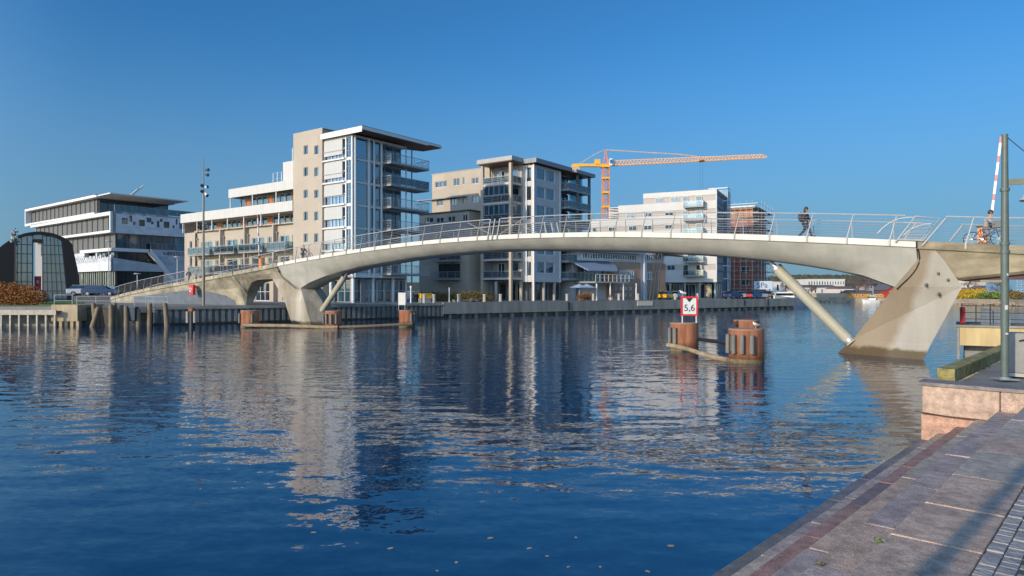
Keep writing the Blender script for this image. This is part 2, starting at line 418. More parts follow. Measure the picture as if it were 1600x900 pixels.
# ------------------------------------------------------------------ far quay (left and middle) : a line going right and away
Q0 = Vector((-28.7, 68.0)); QD = Vector((.801, .599)).normalized(); QN = Vector((-QD.y, QD.x))
GZ = 1.75
def Q(s, n=0.): return Q0 + QD * s + QN * n
def qs(px, n=0.):
    """distance along the quay line (offset n inland) seen at picture column px"""
    r = (px - CX) / F; o = Q0 + QN * n
    return (r * o.y - o.x) / (QD.x - r * QD.y)
QANG = math.atan2(QD.y, QD.x)
s_sheet0 = qs(240); s_sheet1 = qs(690); s_end = qs(1235)
LAND = mat('quay paving', (.20, .19, .17), .85, var=.15, scale=1.2)
poly = [Q(s_sheet0 - 2.2, 1.4), Q(s_end + 2, 1.4), Q(s_end + 2, 30), Q(s_end + 40, 60), Q(s_end + 60, 260), Q(-260, 560), (-420, 300), (-420, 72), (-60, 72)]
m = MB(); m.prism([tuple(p) for p in poly], -3.5, GZ)
struct(m.build('far_quay_ground', LAND))
# concrete apron and capping along the edge
m = MB(); m.box(s_sheet0 - 2, s_end + 2, -.05, 1.4, 1.2, GZ + .02); m.box(s_sheet0 - 2, s_end + 2, .55, 1.38, -3, 1.2)
cap = struct(m.build('quay_edge', M_QUAYC, loc=(Q0.x, Q0.y, 0), rotz=QANG))
sheet = thing('sheet_pile_wall', 'long grey corrugated sheet pile wall under the left half of the bridge', 'quay wall', (Q0.x, Q0.y, 0), QANG)
m = MB(); s = s_sheet0; k = 0
while s < s_sheet1:
    m.box(s, s + .30, -.08 if k % 2 else -.30, .5, .18, 1.38 if k % 2 else 1.46); s += .30; k += 1
m.build('sheet_piling', M_SHEET, sheet)
m = MB(); m.box(s_sheet0, s_sheet1, -.4, .3, 1.46, 1.62); m.build('capping_beam', M_QUAYC, sheet)
qw = thing('concrete_quay_wall', 'long pale concrete quay wall below the middle blocks, dark gap at its foot', 'quay wall', (Q0.x, Q0.y, 0), QANG)
m = MB(); m.box(s_sheet1 + .05, s_end + 1.9, -.35, -.06, .42, 1.85); m.build('wall_face', M_QUAYC, qw)
m = MB()
for i in range(46):
    a = s_sheet1 + 1 + i * 1.9
    if a < s_end: m.box(a, a + .35, -.2, .4, -2, .41)
m.build('support_pile', M_SHEET, qw)
m = MB()
for px in (886, 1082, 1160, 1197):
    a = qs(px); m.box(a - .12, a + .12, -.45, -.352, .6, 1.7)
m.build('ladder', M_BLACK, qw)
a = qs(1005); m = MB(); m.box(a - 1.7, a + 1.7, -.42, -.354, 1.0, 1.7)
m.build('pale_panel', mat('pale plate', (.75, .60, .42), .6), qw)  # plate of a paler, warmer colour than the wall face

# ------------------------------------------------------------------ near quay: steps, coping, cobbles (local x = inland, y = along)
NQ = -R(42.8)
def UV(u, v, z=0.): return Vector((.679 * v + .734 * u, .734 * v - .679 * u, z))
def granite(name, c, wet=False):
    m = mat(name, c, .42 if wet else .72, var=.30, scale=6, bump=.35, bscale=45, hue2=tuple(x * 1.15 for x in c))
    nt = m.node_tree; N = nt.nodes; L = nt.links
    tc = N.new('ShaderNodeTexCoord'); vo = N.new('ShaderNodeTexNoise'); vo.inputs['Scale'].default_value = 95; vo.inputs['Detail'].default_value = 2
    L.new(tc.outputs['Object'], vo.inputs['Vector'])
    big = N.new('ShaderNodeTexNoise'); big.inputs['Scale'].default_value = .9; big.inputs['Detail'].default_value = 5
    L.new(tc.outputs['Object'], big.inputs['Vector'])
    mx = N.new('ShaderNodeMix'); mx.data_type = 'RGBA'; mx.blend_type = 'OVERLAY'; mx.inputs[0].default_value = .9
    b = N['Principled BSDF']; src = b.inputs['Base Color'].links[0].from_socket
    L.new(src, mx.inputs[6]); L.new(vo.outputs['Fac'], mx.inputs[7])
    m2 = N.new('ShaderNodeMix'); m2.data_type = 'RGBA'; m2.blend_type = 'OVERLAY'; m2.inputs[0].default_value = .5
    L.new(mx.outputs[2], m2.inputs[6]); L.new(big.outputs['Fac'], m2.inputs[7]); L.new(m2.outputs[2], b.inputs['Base Color'])
    rr = N.new('ShaderNodeMapRange'); rr.inputs[1].default_value = .35; rr.inputs[2].default_value = .62
    rr.inputs[3].default_value = .12 if wet else .45; rr.inputs[4].default_value = .6 if wet else .8
    L.new(big.outputs['Fac'], rr.inputs[0]); L.new(rr.outputs[0], b.inputs['Roughness'])
    return m
GR = [granite('granite grey', (.35, .285, .22)), granite('granite pink', (.39, .275, .20)), granite('granite violet', (.31, .245, .215)), granite('granite dark red', (.28, .16, .125))]
GW = [granite('wet granite grey', (.13, .115, .10), True), granite('wet granite violet', (.11, .095, .10), True), granite('wet granite dark red', (.13, .085, .08), True)]
VB = 16.6
edges = [(-3.95, -.03), (-3.52, .05), (-3.18, .22), (-2.86, .41), (-2.5, .60), (-2.15, .80), (-1.7, .99), (-1.0, .99)]
rs = random.Random(3)
st = MB()
for i in range(len(edges) - 1):
    u0, z = edges[i]; u1 = edges[i + 1][0] + (.0 if i == len(edges) - 2 else .12)
    v = -14 - rs.random()
    while v < VB:
        ln = rs.uniform(1.2, 2.3); v1 = min(v + ln, VB - .005)
        wet = i < 3
        st.cur = rs.choice([[4, 4, 5], [5, 5, 4], [0, 2, 0, 2], [3, 3, 6, 3], [1, 2, 2, 0], [2, 1, 2, 0], [0, 1, 1, 2]][i])
        j = rs.uniform(-.012, .012)
        if v1 - v > .1: st.box(u0 + j, u1 - .004, v + .012, v1, z - .6, z + rs.uniform(-.01, .006))
        v = v1
        if v >= VB - .01: break
# pavement slab row inside the coping
o = st.build('quay_steps', GR + GW, rotz=NQ, bevel=.012); struct(o)
# joint filler under the slabs
m = MB(); m.box(-1.55, -.9, -14, VB, -3, .93); m.box(-3.4, -1.88, -14, VB, -3, -.02)
struct(m.build('quay_core', mat('joint dirt', (.10, .08, .05), .95), rotz=NQ))
m = MB(); m.box(-1.06, 60, -60, VB - .01, -3, .972)
struct(m.build('quay_pavement', mat('sand bedding', (.075, .068, .06), .95, var=.2), rotz=NQ))
# cobbles: one kerb row of long setts and then staggered setts
cb = MB()
v = -2.0
for row in range(2):
    v = -3.
    while v < VB:
        l = rs.uniform(.09, .16); u = -.998 + row * .13
        cb.cur = rs.choice([0, 1]); cb.box(u + rs.uniform(.002, .008), u + .127, v + .004, v + l - .005, .9, .985 + rs.uniform(-.006, .006)); v += l
nu = 36
for k in range(nu):
    u = -.738 + k * .112; v = -3. + (k % 2) * .06
    while v < (13 if k < 18 else 7):
        l = rs.uniform(.10, .13)
        cb.cur = rs.choice([0, 1, 2]); cb.box(u + .004, u + .108, v + .005, v + l - .005, .9, .982 + rs.uniform(-.014, .010)); v += l
cobm = [mat('grey sett', (.27, .255, .24), .7, bump=.4, var=.25, scale=20), mat('pale sett', (.34, .31, .28), .75, bump=.4, var=.25, scale=20), mat('blue grey sett', (.22, .225, .235), .65, bump=.4, var=.25, scale=20)]
o = cb.build('cobblestones', cobm, rotz=NQ, bevel=.007); o['kind'] = 'structure'
# higher quay beyond the steps
hq = MB(); hq.box(-3.0, 60, VB + .62, 40, -3, 1.19)
struct(hq.build('upper_quay', M_QUAYC, rotz=NQ))
bw = thing('granite_block_wall', 'pink and grey granite block wall closing the far end of the quay steps', 'wall', UV(-3.53, VB), NQ)
m = MB(); u = 0.; rb = random.Random(5)
for z0, z1, us in ((-.8, .0, (0, 1.1, 2.6)), (.0, .58, (0.03, 1.35, 2.7, 4.2)), (.585, 1.19, (.05, 1.42, 2.95, 4.4, 6.2, 8, 9.9, 12, 14, 16))):
    for a, b in zip(us[:-1], us[1:]):
        m.cur = rb.choice([0, 1, 1]) if z0 > .3 else rb.choice([0, 2])
        m.box(a + .012, b, rb.uniform(0, .02), .62, z0 + .008, z1)
m.build('granite_block', [granite('block pink granite', (.44, .25, .17)), granite('block grey granite', (.42, .29, .21)), granite('block stained granite', (.26, .21, .14))], bw, bevel=.02)
m = MB(); m.box(-.03, 16, -.03, .66, 1.195, 1.27); m.build('coping_stone', granite('coping granite', (.20, .165, .15)), bw, bevel=.01)
m = MB(); m.tube([(-.05, -.06, .64), (.5, -.065, .60), (1.3, -.065, .585), (1.95, -.06, .60), (1.95, -.03, .60)], .014)
m.tube([(1.93, -.06, .6), (1.98, -.07, .5), (1.9, -.05, .42), (1.96, -.05, .34)], .028); m.build('rusty_rod', mat('dark rusted iron', (.09, .045, .03), .8), bw)
# timber edge beam and planks on the upper quay
eb = MB(); eb.box(-.17, .17, 0, 23, -.0, .30)
tag(eb.build('edge_beam', M_MOSSY, loc=UV(-3.2, VB + .95, 1.195), rotz=NQ, bevel=.02), 'long mossy square timber beam along the quay edge beyond the steps', 'timber beam')
m = MB()
for k in range(9): m.box(-1.75 + k * .17, -1.60 + k * .17, VB + .7, 30, 1.195, 1.235)
pl = m.build('plank_walkway', mat('damp planks', (.11, .095, .06), .7, var=.4, scale=4, bump=.3), rotz=NQ); tag(pl, 'dark damp plank strip let into the upper quay beside the lamp post', 'planking')
# ------------------------------------------------------------------ footbridge : local x = -t (towards the right bank), local y = e (away from the near edge)
B0 = Vector((18.66, 31.5)); BD = Vector((-.779, .6286)).normalized(); BE = Vector((.6286, .779)).normalized()
def BP(t, e, z=0.):
    q = B0 + BD * t + BE * e; return Vector((q.x, q.y, z))
def bt(px, e=0.):
    r = (px - CX) / F; o = B0 + BE * e
    return (o.x - r * o.y) / (r * BD.y - BD.x)
def bz(px, py, e=0.):
    t = bt(px, e); d = BP(t, e).y
    return t, H + (CY - py) / F * d
top_pts = [(1600,382.6),(1500,380.4),(1432,377),(1400,375),(1300,370.2),(1200,366),(1140,364.5),(1000,363),(900,363.2),(800,366.6),(770,368.5),(700,373),(660,376),(600,382),(540,391),(480,402),(432,412.5),(370,424),(320,433),(286,439),(251,446),(208,455),(176,463)]
tt, zz = zip(*[bz(*p) for p in top_pts])
_pf = np.polyfit(tt, zz, 6)
_tmin = min(tt)
_sl = float(np.polyval(np.polyder(_pf), _tmin))
def ztop(t):
    if t < _tmin: return float(np.polyval(_pf, _tmin)) + .03 * (t - _tmin)
    return float(np.polyval(_pf, min(t, 91.5)))
sof_pts = [(1403,452),(1349,432),(1299,421),(1242,412),(1196,406),(1100,397.4),(1000,392.3),(900,390),(800,389.8),(740,393),(690,397.5),(640,403.4),(600,410),(560,417),(520,427.5),(485,441.5),(469,451.5)]
ts, zs = zip(*[bz(px, py, .9) for px, py in sof_pts])
def zsof(t): return float(np.interp(t, ts, zs))
br = thing('footbridge', 'long slender white and concrete arched footbridge crossing the river on two slanted concrete piers', 'bridge', (B0.x, B0.y, 0), math.atan2(-BD.y, -BD.x))
W = 4.0
def L3(t, e, z): return (-t, e, z)
# main span hull
m = MB(); rings = []; edge_r = []
n = 64; ta, tb = 0.03, 52.45; ba, bb = ts[0], ts[-1]
for i in range(n + 1):
    f = i / n
    t0 = ta + (tb - ta) * f; t1 = ba + (bb - ba) * f
    zt = ztop(t0); zb = zsof(t1); zl = zt - .33
    sh = lambda z: t0 + (t1 - t0) * ((zl - z) / max(.05, zl - zb)) ** 1.5 if f < .12 or f > .88 else t0 + (t1 - t0) * ((zl - z) / max(.05, zl - zb))
    bulge = .30 * max(0, 1 - f / .08) - .30 * max(0, 1 - (1 - f) / .08)
    zm = zl * .55 + zb * .45
    R1 = [L3(t0, .10, zl), L3(sh(zm) - bulge, .38, zm), L3(t1, .9, zb + .06), L3(t1, 1.15, zb - .02), L3(t1, W / 2, zb - .06), L3(t1, W - 1.15, zb - .02), L3(t1, W - .9, zb + .06), L3(sh(zm) - bulge, W - .38, zm), L3(t0, W - .10, zl)]
    rings.append(R1)
m.loft(rings); m.build('main_span', M_CONC, br, smooth=True)
m = MB(); rings = []
for i in range(n + 1):
    t0 = ta + (tb - ta) * i / n; zt = ztop(t0)
    rings.append([L3(t0, 0, zt), L3(t0, 0, zt - .30), L3(t0, .12, zt - .345), L3(t0, W - .12, zt - .345), L3(t0, W, zt - .30), L3(t0, W, zt), L3(t0, W - .22, zt), L3(t0, W - .22, zt - .03), L3(t0, .22, zt - .03), L3(t0, .22, zt)])
m.loft(rings); m.build('deck_edge', mat('off white edge paint', (.60, .57, .50), .6, var=.10, scale=1, streak=True), br)
# right approach
m = MB(); rings = []
rs_ap = [(-.02, 4.55), (-.5, 4.2), (-1.6, 3.68), (-4, 3.95), (-8, 4.05), (-14, 4.1), (-24, 4.1), (-34, 3.9)]
for t0, zb in rs_ap:
    zt = ztop(t0); 
    rings.append([L3(t0, 0, zt), L3(t0, 0, zt - .36), L3(t0, .10, zt - .40), L3(t0, .26, zb + .12), L3(t0, .42, zb), L3(t0, W - .42, zb), L3(t0, W - .26, zb + .12), L3(t0, W - .10, zt - .40), L3(t0, W, zt - .36), L3(t0, W, zt)])
m.loft(rings); m.build('approach_span', M_APPR, br, label='right approach span, brown weathered concrete')
# left approach and abutment
m = MB(); rings = []
lap = [(52.5, 4.6, .5), (53.6, 4.38, .8), (55.5, 4.38, .9), (57.5, 4.35, 1.0), (59.0, 4.1, 1.2), (60.0, 3.5, 1.45), (60.6, 2.6, 1.6), (61.0, 1.6, 1.7)]
for t0, zb, eb_ in lap:
    zt = ztop(t0); zm = zt - .42 - (zt - .42 - zb) * .4
    rings.append([L3(t0, 0, zt), L3(t0, 0, zt - .36), L3(t0, .14, zt - .42), L3(t0, eb_ * .45, zm), L3(t0, eb_, zb), L3(t0, W - eb_ + .01, zb), L3(t0, W - eb_ * .45, zm), L3(t0, W - .14, zt - .42), L3(t0, W, zt - .36), L3(t0, W, zt)])
m.loft(rings)
rings = []
low = []
for t0 in (61.0, 62, 64, 67, 70, 75, 80, 86, 91):
    eb_ = float(np.interp(t0, [61, 62.5, 66, 70, 78, 91], [1.7, 1.75, 1.3, .8, .3, .1])); zb = 1.4
    zt = ztop(t0); zm = zt - .42 - (zt - .42 - zb) * .35
    zt = max(zt, 1.8)
    zk = max(zt - .42, 1.5); zm = max(zm, 1.45)
    rings.append([L3(t0, 0, zt), L3(t0, 0, max(zt - .36, 1.55)), L3(t0, .14, zk), L3(t0, eb_ * .6, zm), L3(t0, eb_, zb), L3(t0, W - eb_, zb), L3(t0, W - eb_ * .6, zm), L3(t0, W - .14, zk), L3(t0, W, max(zt - .36, 1.55)), L3(t0, W, zt)])
m.loft(rings)
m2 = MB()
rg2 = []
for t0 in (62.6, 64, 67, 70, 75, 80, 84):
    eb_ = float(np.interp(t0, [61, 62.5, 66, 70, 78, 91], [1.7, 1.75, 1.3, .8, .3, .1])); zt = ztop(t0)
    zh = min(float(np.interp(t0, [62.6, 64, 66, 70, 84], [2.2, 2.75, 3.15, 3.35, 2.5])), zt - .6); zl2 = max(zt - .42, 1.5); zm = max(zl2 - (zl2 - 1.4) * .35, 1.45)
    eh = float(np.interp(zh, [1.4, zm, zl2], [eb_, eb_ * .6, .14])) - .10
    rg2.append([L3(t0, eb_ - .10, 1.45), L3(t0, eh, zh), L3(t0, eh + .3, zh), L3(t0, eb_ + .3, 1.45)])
m2.loft(rg2); m2.build('lower_band', mat('dark slate blue', (.13, .15, .175), .7, var=.2, scale=1.2), br)  # darker slate blue band along the foot of the abutment face
m.build('abutment', M_ABUT, br, label='long left abutment and approach of stained concrete running down to the ground')
# piers : rings of (t,e) at heights
def pier(secs, lab, mt=None):
    m = MB(); m.loft([[L3(t, e, z) for t, e in pts] for z, pts in secs])
    return m.build('pier', mt or M_PIER, br, label=lab)
pier([(-2.5, [(5.2, 2), (-.1, .5), (.1, 2), (.5, 3.5), (1, 3.5), (2.5, 3.0)]),
      (0, [(3.85, 2), (-.2, .58), (.1, 2), (.4, 3.42), (.9, 3.4), (2.0, 3.0)]),
      (.75, [(3.1, 1.95), (-.5, .56), (-.2, 2), (.1, 3.44), (.6, 3.4), (1.6, 3.0)]),
      (3.4, [(1.0, .55), (-1.75, .20), (-1.1, 2), (-.8, 3.58), (-.2, 3.55), (1.0, 3.15)]),
      (4.6, [(.02, .20), (-1.08, .05), (-.6, 2), (-.4, 3.68), (-.3, 3.6), (.02, 3.5)]),
      (5.04, [(-.13, .05), (-.75, .03), (-.45, 2), (-.4, 3.75), (-.3, 3.7), (-.13, 3.6)])], 'right pier, a broad blade leaning toward the bank, dark waterline stain', M_PIERR)
pier([(-2.5, [(51.2, .6), (47.3, .6), (46.7, 2.2), (47.4, 3.4), (50, 3.5), (51.2, 3.4)]),
      (0, [(50.9, .6), (47.9, .6), (47.3, 2.2), (48.0, 3.4), (50, 3.45), (50.9, 3.4)]),
      (2.3, [(52.1, .55), (49.0, .62), (48.5, 2.2), (49.0, 3.4), (51, 3.5), (52.1, 3.45)]),
      (3.4, [(53.1, .5), (49.9, .85), (49.6, 2.1), (49.9, 3.2), (52, 3.55), (53.1, 3.5)]),
      (4.35, [(54.2, .62), (51.6, .55), (51.3, 2), (51.6, 3.45), (53, 3.5), (54.2, 3.4)]),
      (5.0, [(54.0, .3), (52.4, .3), (52.2, 2), (52.4, 3.7), (53, 3.7), (54.0, 3.7)])], 'left pier standing by the sheet pile wall')
# dark open joints between main span and approaches
m = MB()
for t0, b0, sgn in ((-.0, ts[0], 1), (52.47, ts[-1], -1)):
    pts = []
    for k in range(9):
        f = k / 8; zl = ztop(t0) - .3; zb = zsof(b0); z = zl + (zb - zl) * f
        tx = t0 + (b0 - t0) * f ** 1.5 - sgn * .30 * math.sin(math.pi * min(1, f * 1.05)) * .9; e = min(.04 + .84 * f, .02 + .50 * f)
        pts.append(L3(tx - sgn * .02, e, z))
    m.tube([L3(t0, -.02, ztop(t0))] + pts, .035)
m.build_each('joint_seal', M_BLACK, br)
# four small recesses with stubs on the right pier
m = MB()
for px, py in ((1466,427),(1481,437),(1446.5,445),(1466,459.5)):
    e = .16
    t, z = bz(px, py, e)
    m.cyl(L3(t, e - .10, z), L3(t, e + .2, z), .055, .085, 8); m.cyl(L3(t - .02, e - .22, z - .02), L3(t, e + .1, z), .02, .02, 6)
m.build_each('anchor_stub', mat('anchor steel', (.16, .13, .09), .7), br)
# struts
def strut(tp, zp, tq, zq, r=.29):
    s = thing_child = MB()
    a = Vector(L3(tp, 2, zp)); b = Vector(L3(tq, 2, zq)); d = (b - a).normalized()
    s.cyl(a + d * .55, b, r, r, 20); o = s.build('strut', mat('strut paint', (.38, .345, .25), .6, var=.1, scale=1), br, smooth=True)
    k = MB(); k.cyl(a - d * .35, a + d * .62, .13, .13, 12); k.cyl(a + d * .48, a + d * .62, r + .03, r + .03, 20); k.cyl(b - d * .25, b - d * .1, r + .025, r + .025, 20)
    k.build_each('hinge', M_GALV, o)
def at2(px, py): return bz(px, py, 2.)
a = at2(1203, 409); b = at2(1331, 536); strut(a[0], a[1], b[0], b[1])
a = at2(543, 426); b = at2(494, 499); strut(a[0], a[1], b[0], b[1], .26)
# railing posts
M_RAILS = mat('polished handrail', (.47, .45, .42), .35, metal=.25, var=.05)
def post_mesh(lean, name='railing_post'):
    m = MB(); m.bar((0, -.03, -.28), (0, -.03, .02), .04, .07); m.loft([[(x - .026, -.055, -.05), (x + .026, -.055, -.05), (x + .026, .0, -.05), (x - .026, .0, -.05)] if k == 0 else [(x + lean - .015, -.045, 1.12), (x + lean + .015, -.045, 1.12), (x + lean + .015, -.005, 1.12), (x + lean - .015, -.005, 1.12)] for k, x in ((0, 0.), (1, 0.))])
    return m
base = None
def posts(ts_, e, lean, mesh=None, mt=None):
    for t in ts_:
        global base_n
        if mesh is None:
            o = post_mesh(lean).build('railing_post', mt or M_STEEL, br); mesh = o.data
        else:
            o = bpy.data.objects.new('railing_post', mesh); COL.objects.link(o); o.parent = br
        o.location = L3(t, e, ztop(t))
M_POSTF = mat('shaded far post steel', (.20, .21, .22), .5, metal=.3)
near_ts = [-6.6, -4.7, -1.9] + [1.1 + 1.86 * k for k in range(49)]
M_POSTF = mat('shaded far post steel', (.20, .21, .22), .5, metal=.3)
near_ts = [t for t in near_ts if abs(t - 25.6) > .9 and t < 90]
posts(near_ts, -.0, .30)
far_ts = [-5.5, -2.5] + [1.6 + 1.98 * k for k in range(45)]
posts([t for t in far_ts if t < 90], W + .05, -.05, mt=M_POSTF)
m = MB()
for k in range(13):
    for e, ln in ((0, .3), (W + .05, -.05)):
        t = -8.6 - 1.9 * k; m.bar(L3(t, e - .03, ztop(t) - .3), L3(t - ln, e - .03, ztop(t) + 1.12), .05, .05)
o = m.build('railing_post', M_STEEL, br); o['kind'] = 'stuff'
def railtube(mb, e, lean, dz, t0, t1, r):
    pts = []; k = max(2, int(abs(t1 - t0) / 2))
    for i in range(k + 1):
        t = t0 + (t1 - t0) * i / k; f = (dz + .05) / 1.17
        pts.append(L3(t - lean * f, e, ztop(t) + dz))
    mb.tube(pts, r, 6)
segs_near = [(-34, -.85), (.75, 25.2), (26.2, 90)]
segs_far = [(-34, -1.4), (.3, 22.8), (24.0, 90)]
m = MB()
for a, b in segs_near: railtube(m, -.03, .30, 1.12, a, b, .034)
m.build('handrail', M_RAILS, br, label='handrail on the near side')
m = MB()
for a, b in segs_far: railtube(m, W + .03, -.05, 1.12, a, b, .034)
m.build('handrail', M_RAILS, br, label='handrail on the far side')
for e, ln, segs in ((-.03, .30, segs_near), (W + .03, -.05, segs_far)):
    m = MB()
    for a, b in segs:
        for k in range(7): railtube(m, e, ln, .13 + .135 * k, a, b, .009)
    m.build('railing_wire', M_STEEL, br)
# V-shaped frames and crosses at mid-span, tilted frames at the joints
def frame(pts, e, r, name='railing_frame'):
    m = MB(); P_ = [L3(t, e, z) for t, z in pts]
    m.tube(P_ + [P_[0]], r, 6); return m
m = MB()
for px in (25.3, 25.75, 26.15):
    m.bar(L3(px, -.05, ztop(px) - .3), L3(px - .30, -.04, ztop(px) + 1.12), .07, .09)
for px in (22.8, 23.3, 23.9):
    m.bar(L3(px + .0, W + .05, ztop(px) - .1), L3(px + .3, W + .05, ztop(px) + 1.1), .07, .09)
m.bar(L3(25.9, -.04, ztop(25.9) + .1), L3(28.0, -.04, ztop(28) + 1.0), .035, .035)
m.bar(L3(25.0, -.04, ztop(25) + .05), L3(22.9, -.04, ztop(23) + 1.05), .035, .035)
m.bar(L3(24.2, W + .04, ztop(25) + .1), L3(26.3, W + .04, ztop(23) + 1.05), .035, .035)
m.build_each('expansion_frame', M_STEEL, br)
def pxs(pts, e): return [bz(px, py, e) for px, py in pts]
for e, P1, P2 in ((-.06, [(1399,379),(1431,338),(1469,341),(1442,376),(1403,374)], [(1441,384),(1478,341),(1600,344)]),
                  (W + .04, [(1412,375),(1432,348),(1456,350),(1440,374)], [(1484,377),(1504,352),(1600,354)])):
    m = MB(); q = pxs(P1, e); m.tube([L3(t, e, z) for t, z in q] + [L3(q[0][0], e, q[0][1])], .045, 8)
    q2 = pxs(P2, e)[:2]; m.tube([L3(t, e, z) for t, z in q2], .045, 8)
    for k in range(1, 7):
        f = k / 7; A = q[0]; Bq = q[1]; C = q[3]; Dq = q[2]
        m.tube([L3(A[0] + (Bq[0]-A[0]) * f, e, A[1] + (Bq[1]-A[1]) * f), L3(C[0] + (Dq[0]-C[0]) * f, e, C[1] + (Dq[1]-C[1]) * f)], .009, 5)
    m.build('tilted_frame', M_RAILS, br)
# curved guide arms
for e, pts in ((-.12, [(1371,365),(1378,357),(1390,348),(1403,342),(1417,339.5),(1428,339.5)]), (W - .05, [(1411,368),(1420,360),(1432,354),(1444,350.5),(1456,349)])):
    m = MB(); q = pxs(pts, e); n_ = len(q)
    for i in range(n_ - 1):
        m.bar(L3(q[i][0], e, q[i][1]), L3(q[i+1][0], e, q[i+1][1]), .03, .05 - .003 * i)
    m.build('guide_arm', M_STEEL, br)

# ------------------------------------------------------------------ lifting barriers on the approaches
def barrier(t, e, arm_top_px, lab, off=0.):
    p = BP(t, e, ztop(t) if t > 0 else ztop(t))
    r = thing('barrier_gate', lab, 'barrier', p, math.atan2(-BD.y, -BD.x), 'lifting barriers at the two ends of the bridge')
    m = MB(); m.box(-.23, .23, -.2, .2, .0, .92); m.box(-.26, .26, -.23, .23, .92, .98); m.box(-.12, .12, -.215, -.2, .3, .8)
    m.build('cabinet', M_ORANGE, r, bevel=.03)
    lean = arm_top_px
    a = MB(); b = MB(); n_ = 14; ln = 4.15
    for k in range(n_):
        z0 = 1.0 + ln * k / n_; z1 = 1.0 + ln * (k + 1) / n_
        (a if k % 2 else b).bar((lean * (z0 - 1) / ln, -.27, z0), (lean * (z1 - 1) / ln, -.27, z1), .05, .13)
    m = MB(); m.cur = 0
    for k in range(n_):
        m.cur = 1 if k % 3 == 1 else 0
        z0 = 1.0 + ln * k / n_; z1 = 1.0 + ln * (k + 1) / n_
        m.bar((off + lean * (z0 - 1) / ln, -.27, z0), (off + lean * (z1 - 1) / ln, -.27, z1), .08, .10)
    m.build('barrier_arm', [M_WHITE, mat('faded red stripe', (.50, .16, .14), .5)], r)
    m = MB(); m.cyl((off, -.34, 1.0), (off, -.19, 1.0), .12, .12, 12); m.box(0, off, -.3, -.2, .92, 1.08); m.build('pivot', M_DARKM, r)
    return r
t, z = bz(409, 412, .6); barrier(t, .6, -.28, 'orange lifting barrier with raised red and white pole beside the left pier')
t, z = bz(1541, 378, 3.4); barrier(t + .1, 3.4, .42, 'orange lifting barrier with raised pole behind the person wheeling a bicycle', .28)

# ------------------------------------------------------------------ rusty mooring dolphins
def dolphin(px, d, r, top, fenders, lab, grp='rusty steel mooring cylinders in the river'):
    c = P(px, 455, d); c.z = 0
    t = thing('mooring_dolphin', lab, 'mooring dolphin', c, 0, grp)
    m = MB(); seg = 36
    m.cyl((0, 0, -3), (0, 0, top), r, r, seg); m.build('steel_drum', M_RUST, t, smooth=True)
    m = MB(); m.cyl((0, 0, top - .02), (0, 0, top + .03), r + .015, r + .015, seg); m.build('rim', mat('faded rust rim', (.36, .20, .14), .8), t)
    m = MB(); m.cyl((0, 0, -.2), (0, 0, .16), r + .008, r + .008, seg, False); m.build('waterline_band', mat('waterline growth', (.16, .12, .06), .9, var=.4, scale=6), t)
    for a in fenders:
        m = MB(); x = math.cos(R(a)); y = math.sin(R(a)); q = (r + .12)
        m.cyl((x * q, y * q, .42), (x * q, y * q, top - .22), .10, .10, 10); m.bar((x * r * .98, y * r * .98, .5), (x * r * .98, y * r * .98, top - .3), .12, .12)
        m.build('fender', M_RUBBER, t, smooth=True)
    return t
DA = dolphin(1069, 36.9, .75, 1.47, (197, 222), 'rusty steel drum in the water carrying the red framed 5,6 sign')
DB = dolphin(1166, 31.0, .765, 1.47, (188, 214, 240, 267), 'rusty steel drum with four rubber fenders, nearest to the camera, a gull on top')
DC = dolphin(1166, 40.5, .73, 1.47, (190, 205), 'rusty steel drum half hidden behind the one the gull stands on')
DD = dolphin(391, 60.6, .80, 1.47, (186, 215, 300), 'rusty steel drum at the left end of the floating boom')
DE_ = dolphin(521, 59.3, .72, 1.47, (200, 240, 270, 300), 'rusty steel drum with fenders just right of the left pier')
DF_ = dolphin(636, 61.5, .72, 1.47, (305, 330, 0), 'rusty steel drum carrying a blank white sign near the sheet pile wall')
c = P(299.5, 455, 59.5); c.z = 0
t = thing('fender_post', 'slim orange topped post between two grey rubber fenders below the tall mast', 'mooring post', c)
m = MB(); m.cyl((0, 0, -3), (0, 0, 1.65), .20, .20, 12); m.build('post', M_BLACK, t)
m = MB(); m.cyl((0, 0, 1.45), (0, 0, 1.75), .27, .27, 12); m.build('cap', M_RUST, t)
for sx in (-.32, .32):
    m = MB(); m.cyl((sx, -.1, .45), (sx, -.1, 1.45), .13, .13, 10); m.build('fender', mat('pale fender', (.32, .29, .23), .8), t)
# sign 5,6
def loc_of(o): return Vector(o.location)
s = thing('height_sign', 'red framed white sign reading 5,6 under a black triangle, on the rusty drum', 'sign', loc_of(DA) + Vector((.25, -.1, 1.47)), R(3))
m = MB()
for x in (-.38, .38): m.cyl((x, 0, 0), (x, 0, .5), .028, .028, 8)
m.build_each('sign_leg', M_WHITE, s)
m = MB(); m.box(-.45, .45, -.02, .02, .42, 1.44); m.build('sign_plate', M_WHITE, s)
m = MB(); w = .09
m.box(-.46, -.46 + w, -.04, .025, .41, 1.45); m.box(.46 - w, .46, -.04, .025, .41, 1.45); m.box(-.46 + w, .46 - w, -.04, .025, .41, .41 + w); m.box(-.46 + w, .46 - w, -.04, .025, 1.45 - w, 1.45)
m.build('sign_border', M_RED, s)
m = MB(); m.loft([[(-.19, -.03, 1.355), (.19, -.03, 1.355), (0, -.03, 1.13)], [(-.19, -.0205, 1.355), (.19, -.0205, 1.355), (0, -.0205, 1.13)]]); m.build('triangle', M_BLACK, s)
text_obj('5,6', .50, M_BLACK, s, (0, -.03, .82), (R(90), 0, 0), .005, 'numerals')
s = thing('blank_sign', 'small plain white sign on two legs on the rusty drum right of the left pier', 'sign', loc_of(DF_) + Vector((-.45, -.1, 1.47)), 0)
